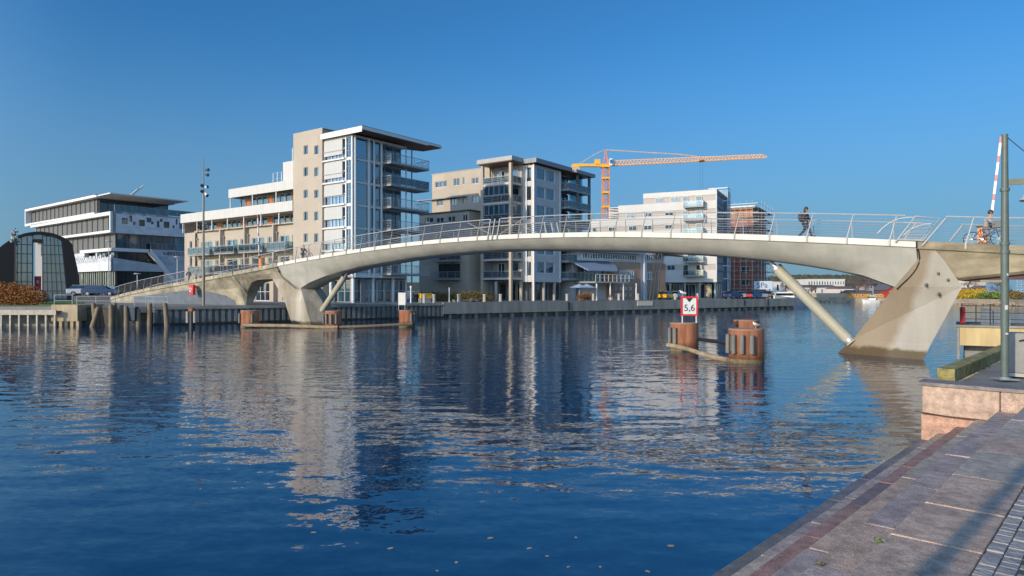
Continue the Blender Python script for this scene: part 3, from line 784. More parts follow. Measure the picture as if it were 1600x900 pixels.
m = MB(); m.box(-.32, .32, -.02, .02, .5, 1.6); m.build('sign_plate', M_WHITE, s)
m = MB()
for x in (-.28, .28): m.cyl((x, .03, 0), (x, .03, 1.2), .025, .025, 6)
m.build_each('sign_leg', M_GALV, s)
# floating booms
m = MB(); a = P(1044, 537, 35.2); b = P(1137, 557, 30.9)
pts = [(a.x + (b.x-a.x)*f, a.y + (b.y-a.y)*f, .42 - .32*f + .05*math.sin(6*f)) for f in (0, .15, .4, .6, .8, 1)]
m.tube(pts, [.13, .12, .11, .12, .13, .12], 10)
tag(m.build('floating_log', M_TIMBER, smooth=True), 'pale worn log tied between the sign drum and the nearest rusty drum', 'log')
m = MB(); a = loc_of(DA); b = loc_of(DC); b2 = loc_of(DB)
m.tube([(a.x + .6, a.y + .2, .62), (b2.x - .2, b2.y + 1.6, .72)], .10, 8)
tag(m.build('black_pipe', M_BLACK), 'black pipe running behind the log between the rusty drums', 'pipe')
m = MB(); a = loc_of(DD); b = loc_of(DE_); c = loc_of(DF_)
m.tube([(a.x - .3, a.y - .95, .22), (a.x + 3.5, a.y - 1.2, .20), (b.x - .5, b.y - .95, .12), (b.x + .6, b.y - .9, .12)], .15, 8)
tag(m.build('floating_boom', M_TIMBER, smooth=True), 'long pale timber boom floating in front of the left pier', 'boom')
m = MB(); m.tube([(b.x + .7, b.y - .8, .12), (b.x + 3, b.y - .4, .18), (c.x + .6, c.y - .95, .3)], .12, 8)
tag(m.build('floating_boom', M_PILE, smooth=True), 'thinner grey boom floating toward the blank white sign', 'boom')
# ------------------------------------------------------------------ buildings. local x = along the right-hand face (away), local y = along the left-hand face
def axis_angle(az_b): return R(90 - az_b)      # local x points to compass az_b
class Bld:
    def __init__(s, name, label, cat, corner, az_b, group=None):
        s.az = az_b; s.o = Vector((corner[0], corner[1])); s.r = thing(name, label, cat, (corner[0], corner[1], 0), axis_angle(az_b), group)
        s.bx = Vector((math.sin(R(az_b)), math.cos(R(az_b)))); s.by = Vector((-s.bx.y, s.bx.x))
    def y_at(s, px, x=0.):      # local y where column px meets the plane local x = const
        r = (px - CX) / F; o = s.o + s.bx * x
        return (r * o.y - o.x) / (s.by.x - r * s.by.y)
    def x_at(s, px, y=0.):
        r = (px - CX) / F; o = s.o + s.by * y
        return (r * o.y - o.x) / (s.bx.x - r * s.bx.y)
    def z_at(s, px, py, x=None, y=None):
        if x is None: x = s.x_at(px, y)
        else: y = s.y_at(px, x)
        q = s.o + s.bx * x + s.by * y
        return H + (CY - py) / F * q.y
    # a box on face 'L' (plane x=c, outward -x) or 'R' (plane y=c, outward -y); depth positive = into the building
    def fb(s, m, pl, c, u0, u1, z0, z1, d0, d1):
        if pl == 'L': m.box(c + d0, c + d1, u0, u1, z0, z1)
        else: m.box(u0, u1, c + d0, c + d1, z0, z1)
    def facade(s, m, pl, c, u0, u1, z0, z1, holes, th=.28):
        us = sorted({u0, u1} | {min(max(h[k], u0), u1) for h in holes for k in (0, 1)})
        zs_ = sorted({z0, z1} | {min(max(h[k], z0), z1) for h in holes for k in (2, 3)})
        def pt(u, z, d): return (c + d, u, z) if pl == 'L' else (u, c + d, z)
        for i in range(len(us) - 1):
            run = None
            for j in range(len(zs_) - 1):
                uc = (us[i] + us[i+1]) / 2; zc = (zs_[j] + zs_[j+1]) / 2
                hit = any(h[0] < uc < h[1] and h[2] < zc < h[3] for h in holes)
                if not hit:
                    m.face([pt(us[i], zs_[j], 0), pt(us[i+1], zs_[j], 0), pt(us[i+1], zs_[j+1], 0), pt(us[i], zs_[j+1], 0)])
        for h in holes:
            a, b, z_0, z_1 = h[:4]
            for q in (((a, z_0), (b, z_0)), ((b, z_0), (b, z_1)), ((b, z_1), (a, z_1)), ((a, z_1), (a, z_0))):
                (p, pz), (r_, rz) = q
                m.face([pt(p, pz, 0), pt(r_, rz, 0), pt(r_, rz, th), pt(p, pz, th)])
    def window(s, pl, c, u0, u1, z0, z1, nv=1, nh=0, glass=None, fm=None, dep=.14, fw=.07, name='window', parent=None, label=None):
        m = MB(); g = glass or G_WIN; fm = fm or M_WFR
        s.fb(m, pl, c, u0, u0 + fw, z0, z1, dep - .04, dep + .05); s.fb(m, pl, c, u1 - fw, u1, z0, z1, dep - .04, dep + .05)
        s.fb(m, pl, c, u0 + fw, u1 - fw, z0, z0 + fw, dep - .04, dep + .05); s.fb(m, pl, c, u0 + fw, u1 - fw, z1 - fw, z1, dep - .04, dep + .05)
        for k in range(1, nv): 
            u = u0 + (u1 - u0) * k / nv; s.fb(m, pl, c, u - fw * .4, u + fw * .4, z0 + fw, z1 - fw, dep - .035, dep + .045)
        for k in range(1, nh + 1):
            z = z0 + (z1 - z0) * k / (nh + 1); s.fb(m, pl, c, u0 + fw, u1 - fw, z - fw * .4, z + fw * .4, dep - .03, dep + .04)
        f = m.build(name, fm, parent or s.r)
        m = MB(); s.fb(m, pl, c, u0 + .01, u1 - .01, z0 + .01, z1 - .01, dep + .055, dep + .07)
        m.build('pane', g, f)
        if label: f['label'] = label
        return f
    def balcony(s, pl, c, u0, u1, z, out, glass=None, bars=0, rail=1.05, mat_=None, slab=.2, ends=True, solid=None, label=None):
        """slab reaching outwards (negative depth) with a railing"""
        m = MB(); s.fb(m, pl, c, u0, u1, z - slab, z, -out, -.002); o = m.build('balcony', mat_ or M_BALC, s.r)
        if label: o['label'] = label
        m = MB(); t = .04
        def barz(a, b, z0, z1, d0, d1): s.fb(m, pl, c, a, b, z0, z1, d0, d1)
        barz(u0, u1, z + rail - .05, z + rail, -out, -out + .06)
        barz(u0, u1, z + .06, z + .10, -out, -out + .04)
        n = max(2, int((u1 - u0) / 1.3) + 1)
        for k in range(n):
            a = u0 + (u1 - u0 - t) * k / (n - 1); barz(a, a + t, z, z + rail - .05, -out + .002, -out + .042)
        for k in range(bars):
            zz_ = z + .18 + (rail - .3) * k / max(1, bars - 1); barz(u0, u1, zz_, zz_ + .03, -out + .005, -out + .03)
        if ends:
            for a in (u0, u1 - t):
                barz(a, a + t, z + rail - .05, z + rail, -out + .06, -.02); barz(a, a + t, z + .06, z + .1, -out + .06, -.02)
                for k in range(bars):
                    zz_ = z + .18 + (rail - .3) * k / max(1, bars - 1); barz(a, a + t, zz_, zz_ + .03, -out + .03, -.02)
        m.build('railing', M_RAILB, o)
        if glass:
            m = MB(); s.fb(m, pl, c, u0 + .05, u1 - .05, z + .12, z + rail - .07, -out + .045, -out + .06)
            if ends:
                for a in (u0 + .012, u1 - .03): s.fb(m, pl, c, a, a + .015, z + .12, z + rail - .07, -out + .07, -.03)
            m.build('glass_panel', glass, o)
        return o

M_WFR = mat('window frame grey', (.40, .40, .39), .5, var=.05)
M_WFD = mat('window frame dark', (.05, .055, .06), .5, var=.05)
M_WFW = mat('window frame white', (.72, .71, .68), .5, var=.05)
M_BALC = mat('balcony steel', (.30, .30, .29), .55, var=.1)
M_RAILB = mat('balcony rail', (.38, .38, .37), .45, metal=.3, var=.1)
M_ROOF = mat('roof felt', (.09, .09, .09), .9)
M_BEIGE = panel_mat('beige render', (.47, .395, .31), 3.0, 2.9, var=.05, line=.88, gap=.012, rough=.8)
G_SKY = glass_mat('pale sky glass', (.10, .17, .25), light=(.18, .27, .34), thr=.8)
M_BEIGE2 = panel_mat('tan brick', (.50, .41, .31), .5, .16, var=.06, line=.85, gap=.008, offset=.5, rough=.85)
M_CLAD = panel_mat('white ribbed cladding', (.60, .57, .52), .42, 30, var=.03, line=.6, gap=.02, rough=.5)
M_FASC = mat('white fascia', (.68, .66, .62), .5, var=.05)
M_WOOD = mat('brown soffit boards', (.16, .08, .045), .6, var=.2, scale=2)
M_ODOOR = mat('orange wood panel', (.42, .13, .03), .5, var=.2)
M_SHADE = panel_mat('pale exterior blind', (.52, .51, .48), .45, 30, var=.03, line=.78, gap=.02, rough=.6)
M_TURQ = mat('turquoise fabric', (.02, .42, .48), .6)
M_GREYB = mat('grey render', (.30, .285, .27), .8, var=.08)

# ============================== block one : tower with glass corner and long wing
b = Bld('apartment_tower', 'tallest beige and glass block with projecting flat roof and long white banded wing', 'apartment building', (-19.6, 84.0), 36)
r = b.r
yA = 5.35; yB = 11.3; yW = 39.6
ZT = 23.9
FL = [5.5, 8.35, 11.2, 14.05, 16.9, 19.75]            # floor levels above the ground storey
# beige slab of the tower
m = MB(); holes = []
wins = []
for k in range(6):
    z0 = FL[k] + .75 if k < 5 else FL[5] + .9
for (pa, pb) in ((478, 484.5), (494.5, 501)):
    for py0, py1 in ((228, 242), (262, 276), (297, 310), (331, 345), (365, 379)):
        y1, y0 = b.y_at(pa), b.y_at(pb); z1, z0 = b.z_at(481 if pa < 490 else 498, py0, x=0), b.z_at(481 if pa < 490 else 498, py1, x=0)
        wins.append((y0, y1, z0, z1))
    y1, y0 = b.y_at(pa), b.y_at(pb); wins.append((y0, y1, 8.3 - 2.3, 7.5))
m = MB(); b.facade(m, 'L', -.35, yA, yB, GZ - .5, ZT, wins)
m.box(-.05, 11, yA + .02, yB - .02, GZ - .5, ZT - .1)
m.box(-.35, -.05, yA, yA + .02, GZ - .5, ZT); m.box(-.35, 10.9, yB - .02, yB, 14.9, ZT); m.box(-.35, 11, yA, yB, ZT, ZT + .12)
m.build('wall', M_BEIGE, r)
for w in wins: b.window('L', -.35, *w, nv=1, nh=0, glass=G_BLUE, fm=M_WFR)
# glazed bay : floors, blinds, furniture
m = MB()
for z in FL + [22.55]: m.box(-.02 if z < 22 else .0, 9.0, .05, yA - .02, z - .30, z)
m.box(3.0, 9.0, 2.2, yA, GZ, 22.3)      # inner core
m.build('floor_slab', M_FASC, r)
m = MB()
for z in FL: m.box(-.35, .10, 1.2, yA + .0, z - .16, z + .02)
m.build_each('slab_edge', M_FASC, r)
for k, z in enumerate(FL[:-1] + [FL[-1]]):
    top = (FL + [22.55])[k + 1] - .32
    m = MB(); dz = [.9, .85, 1.0, 1.15, .5, .5][k]
    m.box(-.16, -.10, 1.75, yA - .1, z + dz, top); m.build('blind', M_SHADE, r)
    b.window('L', 0, 1.2, yA - .02, z + .03, top, nv=6, nh=1, glass=G_CLEAR if k else G_BLUE, fm=M_WFW, dep=.02, name='glazed_bay')
    if k in (0, 1, 2, 3)[0:4] and k < 4:
        m = MB(); m.box(.3, .8, 3.2, 4.1, z + .05, z + 1.15); m.box(.3, .9, 3.0, 3.2, z + .05, z + .8); m.build('armchair', M_TURQ, r)
    m = MB(); m.box(-.3, -.26, 1.3, yA - .05, z + 1.02, z + 1.06)
    m.build('railing', M_GALV, r)
# glass corner : curtain wall
xG = 4.67; xE = 9.15
for (pl, c, u0, u1, nv) in (('L', 0, .12, 1.15, 2), ('R', 0, .12, xG, 2)):
    for k, z in enumerate(FL):
        top = (FL + [22.55])[k + 1] - .3
        b.window(pl, c, u0, u1, z + .0, top, nv=nv, nh=0 if pl == 'R' else 2, glass=G_CLEAR, fm=M_WFR, dep=.02, fw=.045, name='curtain_wall')
m = MB()
for u in (0.05, 1.18): m.box(-.10, .06, u - .09, u + .09, 5.1, 22.4)
for u in (.3, 2.55, 3.4, xG): m.box(u - .08, u + .08, -.22, -.06, 4.9, 22.4)
m.box(-.08, xE, -.08, .02, 4.9, 5.2)
m.build_each('column', M_WFW, r)
m = MB(); m.box(2.2, 3.0, 1.0, 2.4, GZ, 22.2); m.box(.6, 1.0, .8, 1.2, GZ, 22.2); m.build('inner_column', M_GREYB, r)
for k, z in enumerate(FL):   # rooms behind: curtains and furniture blocks
    m = MB(); m.box(1.2, 1.9, .5, 1.5, z, z + .8); m.box(3.6, 4.3, .9, 1.6, z, z + [1.1, .7, 1.5, .6, .9, .8][k]); m.box(4.45, 4.55, .2, 2.2, z, z + 2.5)
    m.build('furniture', M_GREYB if k % 2 else M_WOOD, r)
# recessed glass behind the balconies and outer column
for k, z in enumerate(FL):
    top = (FL + [22.55])[k + 1] - .3
    b.window('R', .9, xG + .05, xE, z, top, nv=3, glass=G_SKY, fm=M_WFR, dep=.02, name='balcony_glazing')
m = MB(); m.cyl((xE, -.05, GZ), (xE, -.05, 22.6), .10, .10, 8); m.build_each('column', M_WFW, r)
m = MB(); m.cyl((10.6, .3, GZ), (10.6, .3, 22.6), .09, .09, 8); m.build_each('column', M_BALC, r)
for k, z in enumerate(FL):
    b.balcony('R', .85, xG + .15, 11.9, z, 2.55, glass=G_RAIL if k == 4 else None, bars=5, rail=1.1, slab=.24)
# roof of the tower
m = MB(); rp = [(-.55, 5.4), (-.55, -2.3), (13.6, -2.3), (13.6, 1.0), (11, 2.2), (11, 5.4)]
m.prism(rp, 22.75, 23.05); m.build('roof_soffit', M_WOOD, r)
m = MB(); m.prism([(x * 1.005 - .06, y - .06 if y < 0 else y) for x, y in rp], 23.05, 23.12); m.box(-.63, -.56, -2.36, 5.36, 22.42, 23.04); m.box(-.63, 11, -2.42, -2.31, 22.7, 23.04); m.box(11, 13.66, -2.42, -2.31, 22.85, 23.04); m.box(13.62, 13.7, -2.4, 1, 22.85, 23.04)
m.build('roof', M_FASC, r)
m = MB(); m.prism([(x, y) for x, y in rp], 23.121, 23.2); m.build('roof_edge', M_ROOF, r)
# ground floor
m = MB(); m.box(1.2, 10.8, 1.4, yB, GZ - .3, 5.15); m.box(.0, 9.2, -.0, yA, 4.9, 5.19); m.build('ground_storey', M_GREYB, r)
for i in range(7): b.window('R', 1.35, 1.3 + i * 1.3, 2.5 + i * 1.3, GZ + .05, 4.7, nv=1, nh=1, glass=G_BLUE, fm=M_WFW, dep=-.08, name='shop_window')
for i in range(3): b.window('L', 1.15, 1.5 + i * 1.25, 2.7 + i * 1.25, GZ + .05, 4.6, nv=1, nh=1, glass=G_BLUE, fm=M_WFR, dep=-.08, name='shop_window')
m = MB()
for x, y in ((.5, .5), (3.8, .5), (.4, 4.6), (7.2, .4)): m.cyl((x, y, GZ - .1), (x, y, 5), .2, .2, 12)
m.build_each('column', M_WFW, r)
# stair-head rails and plant room between tower and wing
m = MB(); m.box(1.0, 9, yB, yB + 4.1, 18.0, 20.9); m.build('plant_room', M_CLAD, r)
m = MB(); m.box(2, 9, yB, yB + 2.2, 20.9, 21.9); m.build('plant_room', M_CLAD, r)
def cage(x, y0, y1, z0, z1):
    m = MB()
    for y in np.linspace(y0, y1, 3): m.cyl((x, y, z0), (x, y, z1), .035, .035, 5)
    for z in (z1, (z0 + z1) / 2): m.cyl((x, y0, z), (x, y1, z), .03, .03, 5)
    m.build('roof_rail', M_GALV, r)
cage(1.0, yB + .1, yB + 2.0, 20.9, 22.6); cage(.9, yB + 4.3, yB + 6.2, 17.95, 19.6)
# the wing
yP = b.y_at(360); yR = yW
m = MB(); m.box(-.30, .1, yB + .02, yP, 16.75, 18.0); m.box(-.2, 9, yB, yP - .1, 17.6, 18.0); m.box(-.28, 9, yP - .12, yP - .02, 16.76, 17.98)
m.build('penthouse_band', M_CLAD, r)
m = MB(); m.box(-.45, .0, yB + .02, yR, 13.85, 15.2); m.box(-.4, 10, yB, yR - .05, 13.9, 14.2); m.box(-.43, 9, yR - .06, yR, 13.87, 15.18)
m.build('roof_band', M_CLAD, r)
m = MB(); m.box(2.3, 10, yB, yR - .1, GZ - .5, 14.0); m.box(1.6, 9, yB, yP - .6, 14, 17.0); m.build('wing_core', M_BEIGE, r)
rz = random.Random(11)
y = yB + .2; i = 0
while y < yP - 1.5:        # penthouse glazing
    b.window('L', 1.5, y, y + 1.25, 14.6, 16.7, nv=1, glass=G_BLUE, fm=M_WFR, dep=-.05, name='penthouse_window')
    if i % 4 == 1:
        m = MB(); m.box(1.36, 1.40, y + .05, y + .95, 14.6, 16.7); m.build('wooden_door', M_ODOOR, r)
    y += 1.35; i += 1
y = yB + .2; i = 0
while y < yR - 1.2:
    b.window('L', 2.2, y, y + 1.2, 11.4, 13.8, nv=1, glass=G_WIN, fm=M_WFR, dep=-.06, name='gallery_window')
    if i % 5 in (1,):
        m = MB(); m.box(2.04, 2.08, y + .1, y + 1.0, 11.4, 13.8); m.build('wooden_door', M_ODOOR, r)
    y += 1.3; i += 1
m = MB()
for y in np.linspace(yB + 3.3, yR - .3, 7): m.box(-.25, -.13, y - .06, y + .06, 12.3, 13.85)
for y in np.linspace(yB + 4.0, yP - .25, 3): m.box(-.20, -.08, y - .06, y + .06, 15.2, 16.75)
m.build_each('post', M_WFW, r)
# four bays of two storeys with angled party walls and balconies
bays = [(427, 474), (382, 427), (344, 382), (303, 344)]
for (pr, plx) in [(a, c) for a, c in bays]:
    y1 = b.y_at(pr); y0 = b.y_at(plx) if plx < 470 else yB + .02
    wy = y1 - y0
    m = MB(); a = y0 + wy * .02; hs = []
    for z in (FL[0] + .35, FL[1] + .35):
        hs.append((y0 + wy * .42, y0 + wy * .86, z + .05, z + 2.1)); hs.append((y0 + wy * .12, y0 + wy * .30, z + .05, z + 2.1))
    hs.append((y0 + wy * .25, y0 + wy * .75, GZ + .1, 4.4))
    b.facade(m, 'L', .55, y0, y1, GZ - .5, 12.35, hs)
    m.box(.85, 2.6, y0 + .02, y1 - .02, GZ, 12.3); m.box(-.1, .9, y0 - .14, y0 + .14, GZ - .3, 12.36); m.box(-.0, 2.6, y0, y1, 12.3, 12.45)
    m.build('bay', M_BEIGE, r)
    for h in hs[:4]:
        big = h[1] - h[0] > 1.5
        b.window('L', .55, *h, nv=2 if big else 1, glass=G_BLUE if big else G_WIN, fm=M_WFW)
    b.window('L', .55, *hs[4], nv=3, nh=1, glass=G_WIN, fm=M_WFW, name='shop_window')
    for z in (FL[0] + .35, FL[1] + .35):
        b.balcony('L', .55, y0 + wy * .12, y1 - wy * .05, z, 1.75, glass=G_RAIL, bars=2, rail=1.1, slab=.15)
        m = MB(); m.box(-.8, -.2, y0 + wy * .3, y0 + wy * .45, z, z + .75); m.box(-.6, -.1, y0 + wy * .55, y0 + wy * .62, z, z + .9); m.build('garden_chair', M_BALC, r)
    m = MB(); m.cyl((.35, y1 - .3, 8), (.35, y1 - .3, 11.2), .06, .06, 6); m.ball((.35, y1 - .3, 11.25), .14); m.build('downpipe', M_BALC, r)
m = MB(); hs = [(b.y_at(303) + .9, b.y_at(303) + 1.6, 6, 11)]
b.facade(m, 'L', .2, b.y_at(303), yR, GZ - .5, 12.3, hs); m.box(.5, 2.5, b.y_at(303), yR, GZ, 12.35); m.box(.2, 10, yR - .03, yR + .02, GZ - .5, 13.8)
m.build('end_wall', M_BEIGE, r)
b.window('L', .2, *hs[0], nh=3, glass=G_WIN, fm=M_WFR)
m = MB(); m.box(-.1, 9.5, yR + .03, yR + .1, 11, 15.1)
m = MB(); m.box(-1, 0, b.y_at(280, -1), b.y_at(287, -1), 14.0, 15.2)
m = MB()
for px in (340, 352): y = b.y_at(px, 3); m.box(3, 5, y, y + 1, 15.2, 15.75)
m.box(4, 4.2, yR - 9, yR - 1, 15.9, 16.0); m.build('roof_vent', M_GALV, r)

# ============================== block two : grey and beige with open corner loggia
b = Bld('apartment_block', 'grey and beige apartment block with an open corner loggia above mid-bridge', 'apartment building', (3.27, 102.6), 36)
r = b.r
M_BG2 = panel_mat('pale beige plaster', (.50, .415, .315), 3.4, 2.85, var=.05, line=.9, gap=.012, rough=.8)
M_GRP = panel_mat('grey brown panel', (.60, .56, .53), 2.4, 2.85, var=.06, line=.8, gap=.015, rough=.6)
FL = [5.2, 8.05, 10.9, 13.75, 16.6, 19.45]; ZR = 22.3
# main volume, right face
XE = 7.8
def rows(pl, c, cols, zoff, h, skip=()):
    out = []
    for k, z in enumerate(FL):
        for (u0, u1) in cols:
            if (k, round(u0, 1)) in skip: continue
            out.append((u0, u1, z + zoff, z + zoff + h))
    return out
cols = [(.8, 3.2), (3.4, 5.9)]
hs = rows('R', 0, cols, .75, 1.75)
m = MB(); b.facade(m, 'R', 0, .0, XE, 4.7, ZR, hs)
hl = [(.5, 1.6, z + .3, z + 2.5) for z in FL]
b.facade(m, 'L', 0, 0, 2.05, 4.7, ZR, hl)
m.box(.3, XE - .02, .3, 12, 4.72, ZR); m.box(0, XE, 0, 12, 4.6, 4.72); m.box(.05, XE, .3, 2.05, ZR - .1, ZR)
m.box(XE - .3, XE, .02, 9, 4.7, ZR)
m.build('wall', M_GRP, r)
for h in hs: b.window('R', 0, *h, nv=1, glass=G_SKY, fm=M_WFW)
for h in hl: b.window('L', 0, *h, nv=1, glass=G_WIN, fm=M_WFW)
m = MB(); m.box(-.12, .12, -.12, .12, GZ, ZR - .02); m.box(-.16, -.04, 1.2, 1.32, 4.6, ZR); m.box(XE - .5, XE - .38, -.12, -.003, 4.6, ZR); m.build('corner_column', M_WFW, r)
# roof over main volume
m = MB(); m.prism([(-.6, 2.3), (-.6, -.8), (9.6, -.8), (9.6, 6), (-.4, 6)], ZR + .15, ZR + .3); m.prism([(9.6, -1.6), (15.7, -1.6), (15.7, 5), (9.6, 5)], ZR - .05, ZR + .1); m.build('roof_soffit', M_WOOD, r)
m = MB(); m.box(-.68, 9.6, -.95, -.81, ZR + .1, ZR + .75); m.box(-.72, -.6, -.95, 2.3, ZR + .1, ZR + .78); m.box(9.6, 15.75, -1.75, -1.61, ZR - .1, ZR + .45); m.box(15.7, 15.8, -1.75, 5, ZR - .1, ZR + .44); m.box(-.6, 9.6, -.8, 6, ZR + .3, ZR + .7); m.box(9.6, 15.7, -1.6, 5, ZR + .1, ZR + .4)
m.build('roof', panel_mat('ribbed grey fascia', (.36, .37, .38), .28, 20, line=.35, gap=.06, rough=.5), r)
# right balconies
for k, z in enumerate(FL):
    b.balcony('R', 1.2, XE + .1, 15.2, z, 2.4, glass=G_RAIL, bars=4, slab=.25)
    b.window('R', 1.3, XE + .1, 12, z + .02, z + 2.5, nv=3, glass=G_BLUE, fm=M_WFD, dep=.02, name='balcony_glazing')
m = MB(); m.box(XE, 12, 1.5, 10, 4.8, ZR); m.build('wall', M_GRP, r)
m = MB()
for x, y in ((11.2, -1.0), (15.0, -1.0), (15.0, 1.2)): m.box(x - .18, x + .18, y - .18, y + .18, GZ - .2, ZR)
m.build_each('column', mat('dark grey column', (.12, .125, .13), .6), r)
m = MB()
for x in (12.2, 12.6): m.box(x, x + .015, -1.1, 1.2, 8, ZR - .1)
m.build('wind_screen', G_RAIL, r)
# loggia
xl = -2.97; yl0, yl1 = 2.05, 7.6
m = MB()
for x, y in ((xl, yl0), (xl, yl1), (-.1, yl0 + .1)): m.box(x - .0, x + .42, y - .21 if y > 3 else y, y + .21 if y > 3 else y + .42, GZ - .2, ZR + .05)
m.build_each('column', M_BG2, r)
m = MB(); m.box(xl - .5, .4, yl0 - .5, yl1 + .6, ZR + .32, ZR + .95); m.build('loggia_roof', mat('grey roof fascia', (.38, .37, .35), .6), r)
m = MB(); m.box(xl - .45, .35, yl0 - .45, yl1 + .5, ZR + .2, ZR + .315); m.build('loggia_soffit', M_WOOD, r)
m = MB(); m.box(-.05, .3, yl0, yl1 + 2, 4.6, ZR + .15); m.box(xl + .05, .3, yl1 + .05, yl1 + .3, 4.6, ZR - 2.9); m.build('loggia_wall', M_GREYB, r)
for k, z in enumerate(FL):
    m = MB(); m.box(xl + .03, -.06, yl0 + .03, yl1 + .1, z - .25, z); m.build('loggia_floor', M_GRP, r)
    b.balcony('L', xl + .35, yl0 + .2, yl1 - .2, z, .3, glass=G_RAIL, bars=4, ends=False, slab=.22)
    b.balcony('R', yl0 + .35, xl + .45, -.2, z, .3, glass=G_RAIL, bars=4, ends=False, slab=.22)
    if k in (3, 4, 1): b.window('L', xl + .1, yl0 + .45, yl1 - .3, z + 1.12 if k != 3 else z + .1, z + 2.55, nv=5, glass=G_BLUE, fm=M_WFR, dep=.05, name='loggia_glazing'); 
    if k == 3: b.window('R', yl0 + .1, xl + .45, -.15, z + .1, z + 2.55, nv=2, glass=G_BLUE, fm=M_WFR, dep=.05, name='loggia_glazing')
    b.window('L', -.08, yl0 + .6, yl0 + 2.0, z + .05, z + 2.35, nv=1, glass=G_BLUE, fm=M_WFR, dep=-.06, name='loggia_door')
    b.window('L', -.08, yl0 + 3.2, yl0 + 4.6, z + .05, z + 2.35, nv=2, glass=G_WIN, fm=M_WFW, dep=-.06, name='loggia_door')
    m = MB(); m.box(-1.6, -1.0, yl0 + 2.2, yl0 + 2.9, z, z + .8); m.build('garden_table', M_BALC, r)
# left wall
cL = -.5; y0 = yl1 + .4; y1 = b.y_at(675, cL)
hs = []
for pa, pb, qa, qb in ((679.5, 698, 283, 292.5), (708.5, 718, 278.5, 290), (722.5, 726, 277, 288), (737, 747.5, 277.5, 287), (682, 692.5, 310.5, 321.5), (703.5, 713.5, 308, 320), (723, 726, 307, 319), (737, 747.5, 306, 316.5), (737, 747, 337, 346), (737, 747, 393.5, 402), (736, 747.5, 420, 429), (701, 712, 443, 453)):
    hs.append((b.y_at(pb, cL), b.y_at(pa, cL), b.z_at((pa + pb) / 2, qb, x=cL), b.z_at((pa + pb) / 2, qa, x=cL)))
m = MB(); b.facade(m, 'L', cL, y0, y1, GZ - .5, ZR + .3, hs)
m.box(cL + .3, 9, y0 - .2, y1 - .02, GZ - .4, ZR + .2); m.box(cL, 9, y1 - .03, y1, GZ - .4, ZR + .3)
m.box(cL - .05, 9.1, y0, y1 + .1, ZR + .31, ZR + .42)
m.build('wall', M_BG2, r)
for i, h in enumerate(hs): b.window('L', cL, *h, nv=3 if i == 0 else (2 if h[1] - h[0] > 1.2 else 1), glass=G_WIN, fm=M_WFW)
# stepped lower terraces on the left
ya = b.y_at(733, cL - 3); yb_ = b.y_at(655, cL - 3)
m = MB(); m.box(cL - .7, cL - .003, b.y_at(731, cL) + .1, y1 + 3, 18.35, 18.5); m.build('terrace_canopy', M_GREYB, r)
hs = []
for pa, pb, qa, qb in ((663, 677, 340, 348), (681, 693, 340, 348), (699, 711, 338, 349), (722, 730, 335, 349)):
    hs.append((b.y_at(pb, cL - 3), b.y_at(pa, cL - 3), b.z_at((pa + pb) / 2, qb, x=cL - 3), b.z_at((pa + pb) / 2, qa, x=cL - 3)))
m = MB(); zz1 = b.z_at(700, 332, x=cL - 3); b.facade(m, 'L', cL - 3, ya, yb_, GZ - .4, zz1, hs); m.box(cL - 2.7, cL + .2, ya, yb_ - .02, GZ - .4, zz1 - .02); m.box(cL - 3, cL, ya - .03, ya, GZ - .4, zz1)
m.build('terrace_wall', M_BG2, r)
m = MB(); m.box(cL - 3.06, cL - 3.003, ya + .02, yb_, 10.3, hs[0][2] - .05); m.build('grey_band', M_GREYB, r)
for h in hs: b.window('L', cL - 3, *h, nv=2, glass=G_WIN, fm=M_WFW)
m = MB(); m.box(cL - 3.25, cL, ya - .3, yb_ + .1, zz1 + .01, zz1 + .15); m.build('terrace_canopy', M_WFD, r)
for z in (FL[0], FL[1]):
    b.balcony('L', cL - 3.02, ya + 1.5, ya + 6.5, z, 1.5, bars=5, slab=.25, mat_=M_BALC)
    b.window('L', cL - 3.02, ya + 1.8, ya + 6.2, z + .05, z + 2.3, nv=4, glass=G_DARK, fm=M_WFD, dep=-.06, name='balcony_glazing')
# ground storey and stilts
m = MB(); m.box(1.6, 11, 2.2, 12, GZ - .3, 4.6); m.box(cL - .02, 3, y0 - .5, y0 + .3, GZ, 4.7); m.build('ground_storey', M_GREYB, r)
for i in range(5): b.window('R', 2.15, 1.8 + i * 1.8, 3.3 + i * 1.8, GZ + .05, 4.4, nv=1, glass=G_DARK, fm=M_WFR, dep=-.08, name='ground_window')
for i in range(3): b.window('L', 1.55, 2.6 + i * 1.8, 4.1 + i * 1.8, GZ + .05, 4.4, nv=1, glass=G_DARK, fm=M_WFR, dep=-.08, name='ground_window')
m = MB()
for x, y in ((.3, .3), (3.2, .3), (6.2, .3), (xl + .2, 5), (.2, 4.6)): m.cyl((x, y, GZ - .2), (x, y, 4.65), .24, .24, 12)
m.build_each('stilt', M_CONC, r)
# ============================== white office with offset floors
b = Bld('office_building', 'white and dark office of offset floors with a diagonal white band and lettering', 'office building', (-73.1, 125.0), 38)
r = b.r
M_SCR = mat('dark window screen', (.13, .125, .115), .6, var=.08)
M_TILE = panel_mat('white stone tile', (.72, .71, .70), 1.0, .55, var=.07, line=.8, gap=.01, col2=(.58, .58, .60), offset=.5, rough=.5)
M_TILG = panel_mat('grey stone tile', (.52, .53, .55), 1.0, .55, var=.1, line=.8, gap=.01, col2=(.40, .41, .44), offset=.5, rough=.5)
YL = 44.8; XR = 18.0
m = MB(); m.box(1.0, XR, 1.2, YL - 2, GZ - .5, 17.9); m.box(.9, 14, 8.4, YL - .3, 17.8, 21); m.build('core', M_GREYB, r)
